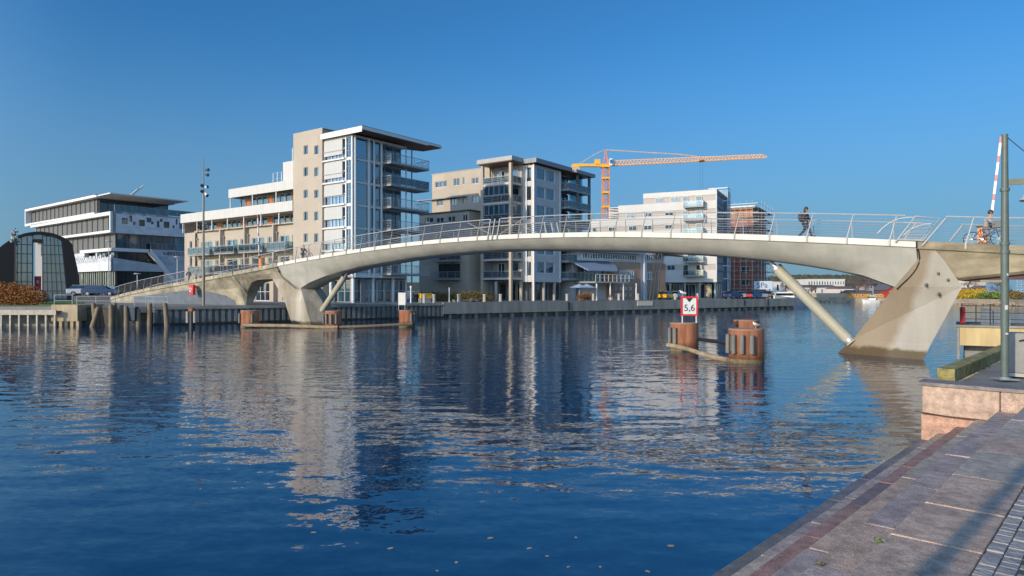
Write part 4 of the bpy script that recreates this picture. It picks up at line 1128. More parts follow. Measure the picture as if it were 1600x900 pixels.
# top storey
m = MB(); m.box(-.4, 14.3, 7.0, YL, 20.95, 21.45); m.box(-.4, 1.0, 7.2, YL, 17.6, 18.15); m.box(-.4, 1.0, YL - .45, YL, 18.15, 20.95); m.build('upper_frame', M_FASC, r)
m = MB(); m.box(-.4, 14.3, 6.2, 7.0, 20.95, 21.35); m.box(-.2, 14.3, .6, 6.2, 21.1, 21.3); m.build('roof_overhang', M_FASC, r)
m = MB(); m.box(-.42, 14.3, 7.0, YL, 21.46, 21.55); m.build('roof', M_ROOF, r)
n = 16
for i in range(n):
    a = 7.6 + (YL - 8.3) * i / n; c_ = 7.6 + (YL - 8.3) * (i + 1) / n
    b.window('L', .7, a + .03, c_ - .03, 18.2, 20.9, glass=M_SCR, fm=M_WFD, dep=.0, name='screen_window')
b.window('R', 8.2, .5, 13.8, 18.0, 20.9, nv=7, glass=G_DARK, fm=M_WFD, dep=.0, name='curtain_wall')
b.window('R', .3, .4, XR - .4, 17.95, 19.1, nv=9, glass=G_BLUE, fm=M_GALV, dep=0, fw=.04, name='terrace_glass')
# third storey box
m = MB(); m.box(-.4, .55, 0, 41.3, 17.15, 17.8); m.box(-.4, .55, 0, 41.3, 13.95, 14.4); m.box(-.4, .55, 0, .45, 14.4, 17.15); m.build('lower_frame', M_FASC, r)
for i in range(16):
    a = .6 + 40.2 * i / 16; c_ = .6 + 40.2 * (i + 1) / 16
    b.window('L', .55, a + .03, c_ - .03, 14.45, 17.1, glass=M_SCR, fm=M_WFD, dep=.0, name='screen_window')
hs = []
for x0, w, z0, h in ((1.6, 1.0, 15.7, 1.1), (2.9, .5, 16.2, 1.1), (3.5, .5, 15.6, .6), (4.6, 1.1, 15.5, 1.2), (6.0, .9, 16.3, .9), (6.8, .5, 16.0, .5), (7.9, .5, 15.5, 1.2), (8.5, .5, 16.6, .6), (9.2, 1.1, 15.5, 1.2), (10.9, .4, 15.5, .6), (11.5, .4, 16.3, 1.1), (12.2, 1.1, 15.5, 1.2), (14.3, 1.0, 15.9, 1.2)):
    hs.append((x0, x0 + w, z0, z0 + h))
m = MB(); b.facade(m, 'R', .0, .0, XR, 13.95, 17.8, hs); m.box(.45, XR, .0, 1.2, 17.5, 17.81); m.box(.0, XR, .02, 1.3, 13.9, 13.96); m.build('tiled_wall', M_TILE, r)
for h in hs: b.window('R', .0, *h, glass=G_BLUE, fm=M_WFD)
# second storey, recessed
for i in range(15):
    a = 1.0 + 38 * i / 15; b.window('L', 1.0, a + .03, a + 38 / 15 - .03, 10.9, 13.85, glass=M_SCR, fm=M_WFD, dep=-.08, name='screen_window')
b.window('R', 1.15, 1.1, XR, 11.2, 13.9, nv=8, glass=G_BLUE, fm=M_WFD, dep=-.08, name='curtain_wall')
b.window('R', .15, 8.3 - 1.5, XR, 11.3, 12.4, nv=5, glass=G_BLUE, fm=M_GALV, dep=0, fw=.04, name='terrace_glass')
# lower white band, zigzag parapet
xd0 = b.x_at(231, 0); xd1 = b.x_at(283, 0)
m = MB(); m.box(-.4, .6, -.35, 14, 10.55, 11.15); m.box(-.4, xd0, -.4, .1, 10.55, 11.15)
zd1 = 3.3
for y0_, y1_ in ((-.4, .1),):
    m.loft([[(xd0 - .1, y0_, 10.55), (xd0 + .75, y0_, 10.9), (xd0 + .75, y1_, 10.9), (xd0 - .1, y1_, 10.55)], [(xd1 - .1, y0_, zd1), (xd1 + .6, y0_, zd1), (xd1 + .6, y1_, zd1), (xd1 - .1, y1_, zd1)]])
m.build('diagonal_band', M_FASC, r)
m = MB()   # tiled wall right of the diagonal
m.loft([[(xd0 + .5, .0, 11.2), (xd1 + .3, .0, 3.2), (XR, .0, 3.2), (XR, .0, 11.2)], [(xd0 + .5, .6, 11.2), (xd1 + .3, .6, 3.2), (XR, .6, 3.2), (XR, .6, 11.2)]])
m.box(xd1, XR, 0, .6, GZ - .4, 3.2)
m.build('tiled_wall', M_TILG, r)
rz = random.Random(4); hs = []; y = .6
while y < 26: 
    w = rz.uniform(.35, .7); hs.append((y, y + w, 8.3 + rz.uniform(-.1, .5), 9.2 + rz.uniform(.1, .9))); y += w + rz.uniform(.25, .9)
m = MB(); b.facade(m, 'L', -.3, 0, 27, 6.95, 9.3, []); 
y = 0; rz = random.Random(9)
while y < 27:
    w = rz.uniform(.35, .8); h = rz.uniform(.2, 1.2) + (.5 if y > 12 else 0)
    m.box(-.3, .1, y, y + w, 8.6, 9.3 + h); m.box(-.28, .1, y + w, y + w + .4, 8.6, 8.7 + rz.uniform(0, .5)); y += w + .4
m.box(-.298, .1, 0, 27, 6.96, 8.59); m.box(-.3, .5, 12, 30, 9.6, 10.54)
m.build('zigzag_parapet', M_TILE, r)
m = MB(); m.loft([[(-.3, .0, 6.95), (9.8, .0, 6.95), (9.8, .0, 8.1), (-.3, .0, 9.4)], [(-.3, .3, 6.95), (9.8, .3, 6.95), (9.8, .3, 8.1), (-.3, .3, 9.4)]]); m.box(9.8, xd1 + .2, 0, .3, GZ, 4.2)
m.loft([[(9.3, .01, GZ), (xd1 + .2, .01, GZ), (xd1 + .2, .01, 4.3), (9.3, .01, 8.1)], [(9.3, .3, GZ), (xd1 + .2, .3, GZ), (xd1 + .2, .3, 4.3), (9.3, .3, 8.1)]])
m.build('sloping_parapet', M_TILG, r)
b.window('L', .9, 1.2, 25, 9.3, 10.5, nv=12, glass=G_DARK, fm=M_WFD, dep=-.1, name='strip_window')
b.window('R', 1.1, 1.2, 10, 7.6, 10.5, nv=5, glass=G_DARK, fm=M_WFD, dep=-.1, name='strip_window')
for i in range(8): b.window('L', .8, .9 + i * 3, 3.8 + i * 3, GZ, 6.9, nv=3, nh=1, glass=G_WIN, fm=M_WFD, dep=0, name='shop_window')
for i in range(3): b.window('R', .8, .9 + i * 2.9, 3.7 + i * 2.9, GZ, 6.9, nv=2, nh=1, glass=G_DARK, fm=M_WFD, dep=0, name='shop_window')
text_obj('VÆRSTETORVET', .95, M_BLACK, r, (11.6 + .9, -.04, 10.5), (R(90), 0, 0), .02, 'lettering')
m = MB(); m.loft([[(0, -.3, 0), (.6, -.3, 0), (.6, .3, 0), (0, .3, 0)], [(2.2, -.3, 2.2), (2.8, -.3, 2.4), (2.8, .3, 2.4), (2.2, .3, 2.2)]]); m.cyl((.9, 0, -.1), (.9, 0, .8), .12); m.cyl((2.5, 0, 2.1), (3.4, 0, 3.0), .15)
o = m.build('davit', mat('pale metal', (.50, .48, .42), .5), r); o.location = (6, 9, 21.55)

# ============================== black vaulted building with glass front
c = P(62, 455, 95); b = Bld('vaulted_hall', 'black vaulted hall with gridded glass front and tall doorway, behind rust hedges', 'building', (c.x, c.y), 55.4); r = b.r
X = lambda px: b.x_at(px, 0); Z = lambda px, py: b.z_at(px, py, y=0)
outer = [(-24, 474), (-14, 404), (0, 386), (20, 372), (40, 364), (62, 361.5), (85, 365), (100, 371.5), (112, 379), (121, 420), (130, 466)]
inner = [(23, 474), (24, 412), (25, 374), (40, 368.5), (62, 366), (80, 369), (96, 375), (101, 420), (106, 474)]
m = MB()
op = [(X(px), Z(px, py)) for px, py in outer]; ip = [(X(px), Z(px, py)) for px, py in inner]
op[0] = (op[0][0], 1.0); op[-1] = (op[-1][0], 1.0); ip[0] = (ip[0][0], 1.0); ip[-1] = (ip[-1][0], 1.0)
# resample inner to match outer by walking fraction
def resample(p, n):
    d = [0]
    for a, c_ in zip(p[:-1], p[1:]): d.append(d[-1] + math.dist(a, c_))
    return [(float(np.interp(d[-1] * i / (n - 1), d, [q[0] for q in p])), float(np.interp(d[-1] * i / (n - 1), d, [q[1] for q in p]))) for i in range(n)]
O_ = resample(op, 40); I_ = resample(ip, 40)
rings = [[(o_[0], -.5, o_[1]), (o_[0], 7, o_[1]), (i_[0], 7, i_[1]), (i_[0], -.5, i_[1])] for o_, i_ in zip(O_, I_)]
m.loft(rings); m.build('vault_shell', mat('black slate', (.012, .012, .014), .8), r)
xo0, xo1 = X(51.5), X(66.5); zo = Z(60, 375)
def glass_side(x_lo, x_hi, z_top_fn, name):
    pass
# glass fields left, right and over the doorway
def zin(x): return float(np.interp(x, [q[0] for q in ip[2:-2]], [q[1] for q in ip[2:-2]]))
def right_x(z): return float(np.interp(z, [ip[-1][1], ip[-2][1], ip[-3][1]], [ip[-1][0], ip[-2][0], ip[-3][0]]))
for side in (0, 1, 2):
    m = MB(); 
    if side == 0: xs = np.linspace(ip[1][0], xo0, 5); pts = [(xs[0], 1.5)] + [(xo0, 1.5)] + [(x, zin(x)) for x in xs[::-1]]
    elif side == 1: xs = np.linspace(xo1, ip[-3][0], 6); pts = [(xo1, 1.5), (right_x(1.5), 1.5)] + [(x, zin(x)) for x in xs[::-1]]
    else: xs = np.linspace(xo0, xo1, 3); pts = [(xo0, zo), (xo1, zo)] + [(x, zin(x)) for x in xs[::-1]]
    m.loft([[(x, 0.02, z) for x, z in pts], [(x, .08, z) for x, z in pts]]); m.build('glass_front', G_SKY, r)
m = MB()
for z in [1.9 + 1.28 * k for k in range(8)]:
    m.box(ip[1][0], xo0, -.08, .0, z, z + .09); m.box(xo1, right_x(z), -.08, .0, z, z + .09)
for x in list(np.linspace(ip[1][0], xo0, 4)) : m.box(x - .05, x + .05, -.1, .01, 1.5, zin(x))
for k in range(6):
    f = k / 5; xb = xo1 + (right_x(1.5) - xo1) * f; xt = xo1 + (ip[-3][0] - xo1) * f
    m.bar((xb, -.04, 1.5), (xt, -.04, zin(xt)), .09, .09)
m.box(xo0 - .1, xo0, -.1, 6.8, 1.5, zo); m.box(xo1, xo1 + .1, -.1, 6.8, 1.5, zo); m.box(xo0, xo1, -.1, 6.8, zo, zo + .12)
m.build('mullion_grid', M_WFD, r)
# banner in the doorway
t = thing('banner', 'red banner with a small white emblem hanging in the doorway of the vaulted hall', 'banner', (0, 0, 0), 0)
pb = b.o + b.bx * (xo1 - .55) + b.by * .8; t.location = (pb.x, pb.y, 0); t.rotation_euler = (0, 0, axis_angle(55.4))
m = MB(); m.box(-.40, .40, 0, .03, 3.2, 5.3); m.build('cloth', M_RED, t)
m = MB(); m.box(-.12, .12, -.012, -.002, 4.3, 4.7); m.build('emblem', M_WHITE, t)
m = MB(); m.cyl((-1.0, .1, 2), (-1.0, .1, 9.2), .09, .09, 8); m.box(-1.25, -.75, -.1, .3, 2, 3.2); m.box(-1.4, -.6, 0, .2, 6.0, 6.12); m.box(-1.3, -.7, 0, .2, 8.2, 8.32); m.build('pole', mat('brown pole', (.22, .14, .10), .7), t)

# ============================== block three : long white banded block
b = Bld('apartment_block', 'white banded apartment block with stepped roof and small balconies, beneath the long crane jib', 'apartment building', (40.5, 135.0), 26); r = b.r
M_WB = panel_mat('white plaster', (.60, .57, .52), 4, 2.75, var=.03, line=.9, gap=.01)
M_TAU = mat('taupe panel', (.46, .40, .35), .7, var=.06)
M_GLT = mat('light grey panel', (.55, .56, .58), .6, var=.06)
y5, y6, y7 = b.y_at(1005), b.y_at(966), b.y_at(917)
m = MB()
m.box(.12, 13, .12, y7, GZ + 3.6, 18.5); m.box(.12, 13, .12, y6, 18.4, 20.9); m.box(.12, 13, .12, y5, 20.8, 23.2)
m.build('core', M_TAU, r)
m = MB()
m.box(0, 13, 0, y5, 22.35, 23.4); m.box(0, 13, 0, y6, 19.6, 21.2); m.box(0, 13, 0, y7, 16.85, 18.55); m.box(0, 13, 0, y7, 14.1, 15.8); m.box(0, 13, 0, y7, 11.4, 13.0); m.box(0, 13, 0, y7, 8.6, 10.2); m.box(0, 13, 0, y7 - 2, 5.0, 7.4)
m.build('white_band', M_WB, r)
rz = random.Random(2)
bx0, bx1 = b.y_at(1101), b.y_at(1068)
lev = [(21.2, 22.3, y5), (18.6, 19.55, y6), (15.85, 16.8, y7), (13.05, 14.05, y7), (10.25, 11.35, y7), (7.45, 8.55, y7)]
for k, (z0, z1, ye) in enumerate(lev):
    y = 1.0
    while y < ye - 1.5:
        if not (bx0 - .3 < y < bx1 or bx0 < y + 1.6 < bx1):
            b.window('L', .10, y, y + 1.7, z0 + .02, z1 - .03, nv=2, glass=G_BLUE, fm=M_WFW, dep=-.09)
        y += rz.choice([3.2, 3.6, 4.4])
    zf = z0 - 1.15 if k else z0 - 1.1
    b.window('L', -.02, bx0 + .5, bx0 + 1.7, zf + .1, z1 - .05, nv=1, glass=G_WIN, fm=M_WFW, dep=-.05, name='balcony_door')
    b.window('L', -.02, bx0 + 3.2, bx0 + 4.3, zf + .1, z1 - .05, nv=1, glass=G_WIN, fm=M_WFW, dep=-.05, name='balcony_door')
    b.balcony('L', 0, bx0, bx1 - .2, zf, 1.5, glass=G_RAIL, bars=0, rail=1.1, slab=.22)
    b.window('R', .10, .9, 3.2, z0 - .3, z1 + .4, nv=2, glass=G_BLUE, fm=M_WFD, dep=-.14)
    b.window('R', .10, 4.3, 6.6, z0 - .3, z1 + .4, nv=2, glass=G_WIN, fm=M_WFD, dep=-.14)
m = MB(); m.box(.01, 8, .0, .2, 5.0, 23.3); m.build('side_wall', M_GLT, r)
m = MB(); m.box(8, 12, -.8, 4, GZ, 24.3); m.build('stair_tower', G_SKY, r)
m = MB()
for k in range(9): m.box(7.95, 12.05, -.86, -.81, 3 + k * 2.7, 3.2 + k * 2.7); m.box(7.9, 7.99, -.86, 3, 3 + k * 2.7, 3.2 + k * 2.7)
for x in (8.0, 9.9, 11.9): m.box(x, x + .1, -.88, -.82, 2, 24.3)
m.build('tower_grid', M_GLT, r)
m = MB(); m.box(3, 12, 3, y7 - 3, GZ - .3, 5.0); m.build('ground_storey', M_GREYB, r)
m = MB()
for y in np.linspace(.4, y7 - 3, 9): m.cyl((.4, y, GZ - .3), (.4, y, 5.0), .2, .2, 8)
for x in (2.5, 5, 7.5): m.cyl((x, .4, GZ - .3), (x, .4, 5), .2, .2, 8)
m.build_each('stilt', M_CONC, r)
for i in range(6): b.window('L', 2.95, 1.5 + i * 3.2, 4.2 + i * 3.2, GZ, 4.6, nv=2, glass=G_WIN, fm=M_WFW, dep=-.08, name='shop_window')
m = MB()
for k in range(8): m.box(4, 9, y6 + .3 + .0, y6 + 3.4, 18.9 + k * .34, 18.98 + k * .34)
m.build('louvre', M_GALV, r)

# ============================== brick office with blue-grey roofs
c = Q(qs(905, 10), 10); b = Bld('quayside_office', 'brick office with slanting blue-grey roofs and leaning steel masts beneath the middle of the bridge', 'office building', (c.x, c.y), 53.2); r = b.r
X = lambda px: b.x_at(px, 0); Z = lambda px, py: b.z_at(px, py, y=0)
M_BRK = panel_mat('brown brick', (.38, .25, .18), .4, .12, var=.1, line=1.2, gap=.012, offset=.5)
M_BLR = panel_mat('blue grey standing seam', (.26, .33, .43), .5, 30, var=.05, line=.7, gap=.03, rough=.45)
x0, x1, x2, x3 = X(905), X(957), X(1001), X(1040)
m = MB(); m.box(x1, x2, 0, 12, GZ - .3, 8.2); m.box(x2 + 1.2, x3, 0, 12, GZ - .3, 8.2); m.build('brick_wall', M_BRK, r)
m = MB(); m.box(x0, x2, .5, 12, 8.2, 11.2); m.box(x2, x3, .3, 12, 8.2, 11.0); m.box(x0, x1, 1.5, 12, GZ - .3, 8.2); m.box(x2, x2 + 1.2, .2, 12, GZ - .3, 8.2); m.build('white_wall', M_GLT, r)
m = MB(); m.loft([[(x0 - 2, -1.2, 9.6), (x2, -1.2, 9.6), (x2, 12, 13.2), (x0 - 2, 12, 13.2)], [(x0 - 2, -1.2, 9.8), (x2, -1.2, 9.8), (x2, 12, 13.4), (x0 - 2, 12, 13.4)]]); m.build('roof', M_BLR, r)
m = MB(); m.loft([[(x0 - 1, -3.2, 6.4), (x1 - 2, -3.2, 6.4), (x1 + 2, 1.4, 8.1), (x0 - 1, 1.4, 8.1)], [(x0 - 1, -3.2, 6.55), (x1 - 2, -3.2, 6.55), (x1 + 2, 1.4, 8.3), (x0 - 1, 1.4, 8.3)]]); m.build('roof', M_BLR, r)
b.window('R', .5, x0 + 1, x2 - .6, 8.5, 9.5, nv=22, glass=G_WIN, fm=M_WFW, dep=-.08, fw=.12, name='strip_window')
b.window('R', .3, x2 + .6, x3 - .8, 8.6, 9.7, nv=9, glass=G_WIN, fm=M_WFW, dep=-.08, fw=.1, name='strip_window')
b.window('R', 0, X(968), X(990), 5.3, 6.7, nv=7, glass=G_WIN, fm=M_WFW, dep=-.07, fw=.12)
for i in range(4):
    for z in (2.3, 3.4):
        xx = X(961 + i * 7.5); b.window('R', 0, xx, xx + .35, z, z + .5, nv=1, glass=G_WIN, fm=M_WFW, dep=-.07, name='small_window')
b.window('R', 0, X(1008), X(1020), 5.2, 6.6, nv=4, glass=G_WIN, fm=M_WFW, dep=-.07, fw=.1)
m = MB(); m.box(x0, x1, -3.8, 1.4, 4.5, 4.75); m.build('terrace', M_BALC, r)
b.window('R', 1.4, x0 + .5, x1 - .4, 4.8, 7.6, nv=7, nh=1, glass=G_BLUE, fm=M_WFW, dep=-.07, name='terrace_glazing')
m = MB(); 
for k in range(9): m.box(x0 + k * (x1 - x0) / 8.01, x0 + k * (x1 - x0) / 8.01 + .06, -3.8, -3.74, 4.75, 5.8)
m.box(x0, x1, -3.8, -3.74, 5.8, 5.87); m.box(x0, x1, -3.8, -3.75, 5.3, 5.34)
for k in range(4): m.cyl((x0 + .5 + k * 3, -3.5, GZ - .2), (x0 + .5 + k * 3, -3.5, 4.5), .12)
m.build('terrace_rail', M_WFW, r)
m = MB(); m.cyl((X(1004), -.4, GZ), (X(1004), -.4, 11), .18); m.box(X(1006), X(1009), -.3, .2, GZ, 8.3); m.build('white_post', M_GLT, r)
m = MB(); m.loft([[(x2 + 3, -2.5, 9.8), (x3 + 2.2, -2.5, 9.2), (x3 + 2.2, 12, 11), (x2 + 3, 12, 12)], [(x2 + 3, -2.5, 10.3), (x3 + 2.2, -2.5, 9.35), (x3 + 2.2, 12, 11.2), (x2 + 3, 12, 12.5)]]); m.build('wood_soffit_roof', M_WOOD, r)
for pa, pb_ in ((1015, 1027), (1020, 1032), (1027, 1036)):
    m = MB(); m.cyl((b.x_at(pa, -4), -4, GZ), (b.x_at(pb_, -2.4), -2.4, 12), .11, .09, 8); m.build('leaning_mast', M_DARKM, r)

# ============================== brick block under scaffolding
b = Bld('scaffolded_block', 'unfinished dark red brick block wrapped in scaffolding at the far end of the quay', 'apartment building', (56.6, 160.0), 30); r = b.r
M_RBK = panel_mat('dark red brick', (.34, .11, .07), .4, .12, var=.1, line=1.2, gap=.01, offset=.5)
ya = b.y_at(1140); xb_ = b.x_at(1197)
hs = [(y, y + 1.8, z, z + 1.5) for z in (4.5, 7.5, 10.5, 13.5, 16.7) for y in (1.0, 4.2) if y + 1.8 < ya]
m = MB(); b.facade(m, 'L', 0, 0, ya, GZ - .4, 20.5, hs); m.box(.3, xb_, .02, ya, GZ - .4, 20.4); m.build('brick_wall', M_RBK, r)
for h in hs: b.window('L', 0, *h, nv=2, glass=G_WIN, fm=M_WFW)
m = MB(); m.box(.2, xb_, .2, ya, 20.5, 23.0); m.build('plywood_storey', panel_mat('plywood', (.62, .28, .13), 1.2, 2.4, var=.15, line=.6, gap=.04), r)
m = MB(); m.box(-.4, xb_ + .4, -.4, ya, 23.0, 23.3); m.build('roof', M_FASC, r)
m = MB()
for z in np.arange(GZ + 2, 23, 2.1):
    m.box(-1.3, -.5, -1.3, ya, z, z + .1); m.box(-1.3, xb_ + 2, -1.3, -.5, z, z + .1); m.box(xb_ + .8, xb_ + 2, -1.3, 5, z, z + .1)
m.build('scaffold_deck', mat('scaffold board', (.42, .36, .28), .8), r)
m = MB()
for y in np.linspace(-1.3, ya, 6): m.cyl((-1.3, y, GZ), (-1.3, y, 24.4), .05, .05, 5)
for x in np.linspace(-1.3, xb_ + 2, 6): m.cyl((x, -1.3, GZ), (x, -1.3, 24.7), .05, .05, 5)
for z in np.arange(GZ + 3, 24.6, 2.1):
    m.box(-1.33, -1.28, -1.3, ya, z, z + .05); m.box(-1.3, xb_ + 2, -1.33, -1.28, z, z + .05)
m.build('scaffold_tube', M_GALV, r)
t = thing('banner_sign', 'pale blue banner lettered SPa hung on the scaffolding', 'sign', (0, 0, 0)); t.location = P(1192.5, 455, 148); t.location.z = 0; t.rotation_euler = (0, 0, R(-18))
m = MB(); m.box(-1.9, 1.9, 0, .06, 3.6, 5.4); m.build('panel', mat('pale blue cloth', (.45, .52, .60), .6), t)
text_obj('SPa', 1.6, mat('navy ink', (.02, .04, .12), .6), t, (-.2, -.02, 4.45), (R(90), 0, 0), .01)
m = MB(); m.cyl((-1.8, .1, GZ - .3), (-1.8, .1, 5.4), .06); m.cyl((1.8, .1, GZ - .3), (1.8, .1, 5.4), .06); m.build('post', M_GALV, t)

# ============================== tower crane
c = P(946, 455, 210); t = thing('tower_crane', 'yellow and orange tower crane with a long lattice jib over the rooftops', 'crane', (c.x, c.y, 0), 0)
M_CRO = mat('crane orange', (.75, .22, .04), .5); M_CRP = mat('crane jib paint', (.80, .46, .20), .5); M_CRY = mat('crane yellow', (.80, .40, .03), .5)
def cz(py): return H + (CY - py) / F * 210
cx_ = lambda px: (px - 946) / F * 210
zT = cz(262)
m = MB(); w = .95
for sx in (-w, w):
    for sy in (-w, w): m.bar((sx, sy, GZ), (sx, sy, zT), .2, .2)
z = 14.; k = 0
while z < zT - 1:
    for s1 in (-w, w):
        m.bar((-w if k % 2 else w, s1, z), (w if k % 2 else -w, s1, z + 1.6), .12, .12); m.bar((s1, -w if k % 2 else w, z), (s1, w if k % 2 else -w, z + 1.6), .12, .12)
        m.bar((-w, s1, z), (w, s1, z), .12, .12)
    z += 1.6; k += 1
m.build('mast', M_CRO, t)
m = MB()
for z in np.arange(20, zT, 4.4): m.box(-1.15, 1.15, -1.15, 1.15, z, z + .55)
m.build('mast_platform', M_CRY, t)
m = MB()
for sx in (-.9, .9): m.bar((sx, -.5, zT), (0, 0, cz(234)), .22, .22); m.bar((sx, .5, zT), (0, 0, cz(234)), .22, .22)
for k in range(4): z = zT + 1 + k * 1.2; ww = .9 * (1 - (z - zT) / 6.5); m.bar((-ww, 0, z), (ww, 0, z + .8), .12, .12)
m.build('apex', M_CRO, t)
m = MB(); L_ = cx_(1197); z0 = cz(258); z1 = cz(245)
for sy in (-.7, .7): m.bar((1, sy, z0 - .2), (L_, sy, z1 - .3), .2, .2)
m.bar((1, 0, z0 + 1.3), (L_ - 1, 0, z1 + .7), .22, .22)
n = 46
for k in range(n):
    f0 = k / n; f1 = (k + .5) / n; f2 = (k + 1) / n
    def jp(f, top): x = 1 + (L_ - 1) * f; z = z0 + (z1 - z0) * f; return (x, 0, z + 1.2) if top else None
    for sy in (-.7, .7):
        a = (1 + (L_-1)*f0, sy, z0 - .2 + (z1 - z0)*f0); c2 = (1 + (L_-1)*f1, 0, z0 + 1.3 + (z1 - z0 - .6)*f1); d2 = (1 + (L_-1)*f2, sy, z0 - .2 + (z1-z0)*f2)
        m.bar(a, c2, .11, .11); m.bar(c2, d2, .11, .11)
m.build('jib', M_CRP, t)
m = MB(); m.box(cx_(893), 0, -.6, .6, cz(260.5), cz(257.5)); m.box(cx_(929), cx_(937.5), -.8, .8, cz(257), cz(249.5)); m.box(cx_(895), cx_(930), -.5, .5, cz(257.4), cz(256.2)); m.box(-1.3, 1.4, -1.2, 1.2, cz(262), cz(257)); m.build('counter_jib', M_CRY, t)
m = MB(); m.box(cx_(892.5), cx_(905), -.9, .9, cz(266.5), cz(260.6)); m.build('counterweight', mat('counterweight concrete', (.50, .38, .22), .8), t)
m = MB(); m.box(1.1, cx_(955.5), -1.6, .3, cz(260), cz(249)); m.build('cabin', M_WHITE, t)
m = MB(); m.box(cx_(952), cx_(955.7), -1.63, .1, cz(257), cz(251)); m.build('cabin_window', G_DARK, t)
m = MB(); m.tube([(0, 0, cz(234)), (cx_(1000), 0, cz(237.5)), (cx_(1060), 0, cz(241)), (cx_(1110), 0, cz(247))], .13, 5); m.tube([(0, 0, cz(234)), (cx_(934), 0, cz(238.5)), (cx_(905), 0, cz(256))], .08, 5)
m.build('tie_rod', M_CRP, t)
m = MB(); m.box(cx_(1092), cx_(1100), -.8, .8, cz(252.5), cz(250)); m.build('trolley', M_CRO, t)
m = MB()
for px in (1094, 1098): m.cyl((cx_(px), 0, cz(252)), (cx_(px), 0, 12), .03, .03, 4)
m.build('hoist_rope', M_DARKM, t)

# ============================== far shore
FZ = 1.3
shore = [(62, 168), (80, 205), (100, 195), (118, 176), (150, 168), (400, 160), (1300, 300), (1300, 1500), (-200, 1500), (-150, 420), (10, 300)]
shore = [tuple(P(1205, 455, 235).xy), tuple(P(1280, 455, 205).xy), tuple(P(1330, 455, 196).xy), tuple(P(1480, 455, 175).xy), tuple(P(1560, 455, 160).xy), tuple(P(1640, 455, 140).xy), (400, 130), (1400, 300), (1400, 1600), (-300, 1600), (-300, 600), (60, 330)]
m = MB(); m.prism(shore, -2, FZ); struct(m.build('far_shore', mat('gravel and grass', (.30, .25, .18), .9, var=.3, scale=.3)))
m = MB()
for a, c_ in zip(shore[:6], shore[1:7]):
    A = Vector((*a, 0)); C_ = Vector((*c_, 0)); n_ = max(1, int((C_ - A).length / 1.6))
    for k in range(n_ * 2):
        q = A.lerp(C_, (k + random.random()) / (n_ * 2)); s_ = random.uniform(.25, .55); m.ball((q.x, q.y - .2, random.uniform(-.1, .6)), s_, s_, s_ * .7, 6, 4)
o = m.build('shore_rocks', mat('shore rock', (.34, .27, .19), .9, var=.4)); o['kind'] = 'stuff'
# wooded hill: bumpy ground sheet and the tree cover on it
def hill_z(x, y):
    u = (x / y) * F + CX
    base = np.interp(u, [700, 1000, 1180, 1240, 1300, 1350, 1420, 1500, 1600, 1750, 2000], [14, 16, 20, 24.5, 24.5, 23.5, 20, 19, 18, 16, 14])
    f = np.interp(y, [820, 960, 1100], [0.05, .6, 1.0]); return FZ + (base - 1.) * 1.02 * f * (y / 1000.) + 1.6
m = MB(); gx = np.linspace(-200, 1400, 60); gy = np.linspace(820, 1100, 10)
for i in range(59):
    for j in range(9): m.face([(gx[i], gy[j], hill_z(gx[i], gy[j])), (gx[i+1], gy[j], hill_z(gx[i+1], gy[j])), (gx[i+1], gy[j+1], hill_z(gx[i+1], gy[j+1])), (gx[i], gy[j+1], hill_z(gx[i], gy[j+1]))])
struct(m.build('hill', mat('forest floor', (.05, .05, .025), .95)))
m = MB(); rh = random.Random(8)
for k in range(5200):
    y = rh.uniform(830, 1095); x = rh.uniform(60, 900) ; z = hill_z(x, y); s_ = rh.uniform(1.5, 3.0); h = rh.uniform(1.0, 2.6)
    m.cur = rh.choice([0, 0, 0, 0, 0, 1, 2]); n_ = 5; a0 = rh.random()
    base_ = [(x + s_ * math.cos(a0 + 6.283 * q / n_) * rh.uniform(.7, 1.2), y + s_ * math.sin(a0 + 6.283 * q / n_), z - 1) for q in range(n_)]
    mid = [(x + s_ * .75 * math.cos(a0 + 6.283 * q / n_) * rh.uniform(.6, 1.2), y + s_ * .7 * math.sin(a0 + 6.283 * q / n_), z + h * .55) for q in range(n_)]
    tip = [(x + s_ * .12 * math.cos(6.283 * q / n_), y + s_ * .12 * math.sin(6.283 * q / n_), z + h) for q in range(n_)]
    m.loft([base_, mid, tip])
o = m.build('forest', [mat('dark spruce', (.06, .065, .04), .9), mat('autumn birch', (.085, .08, .04), .9), mat('brown scrub', (.09, .06, .035), .9)]); o['kind'] = 'stuff'; 

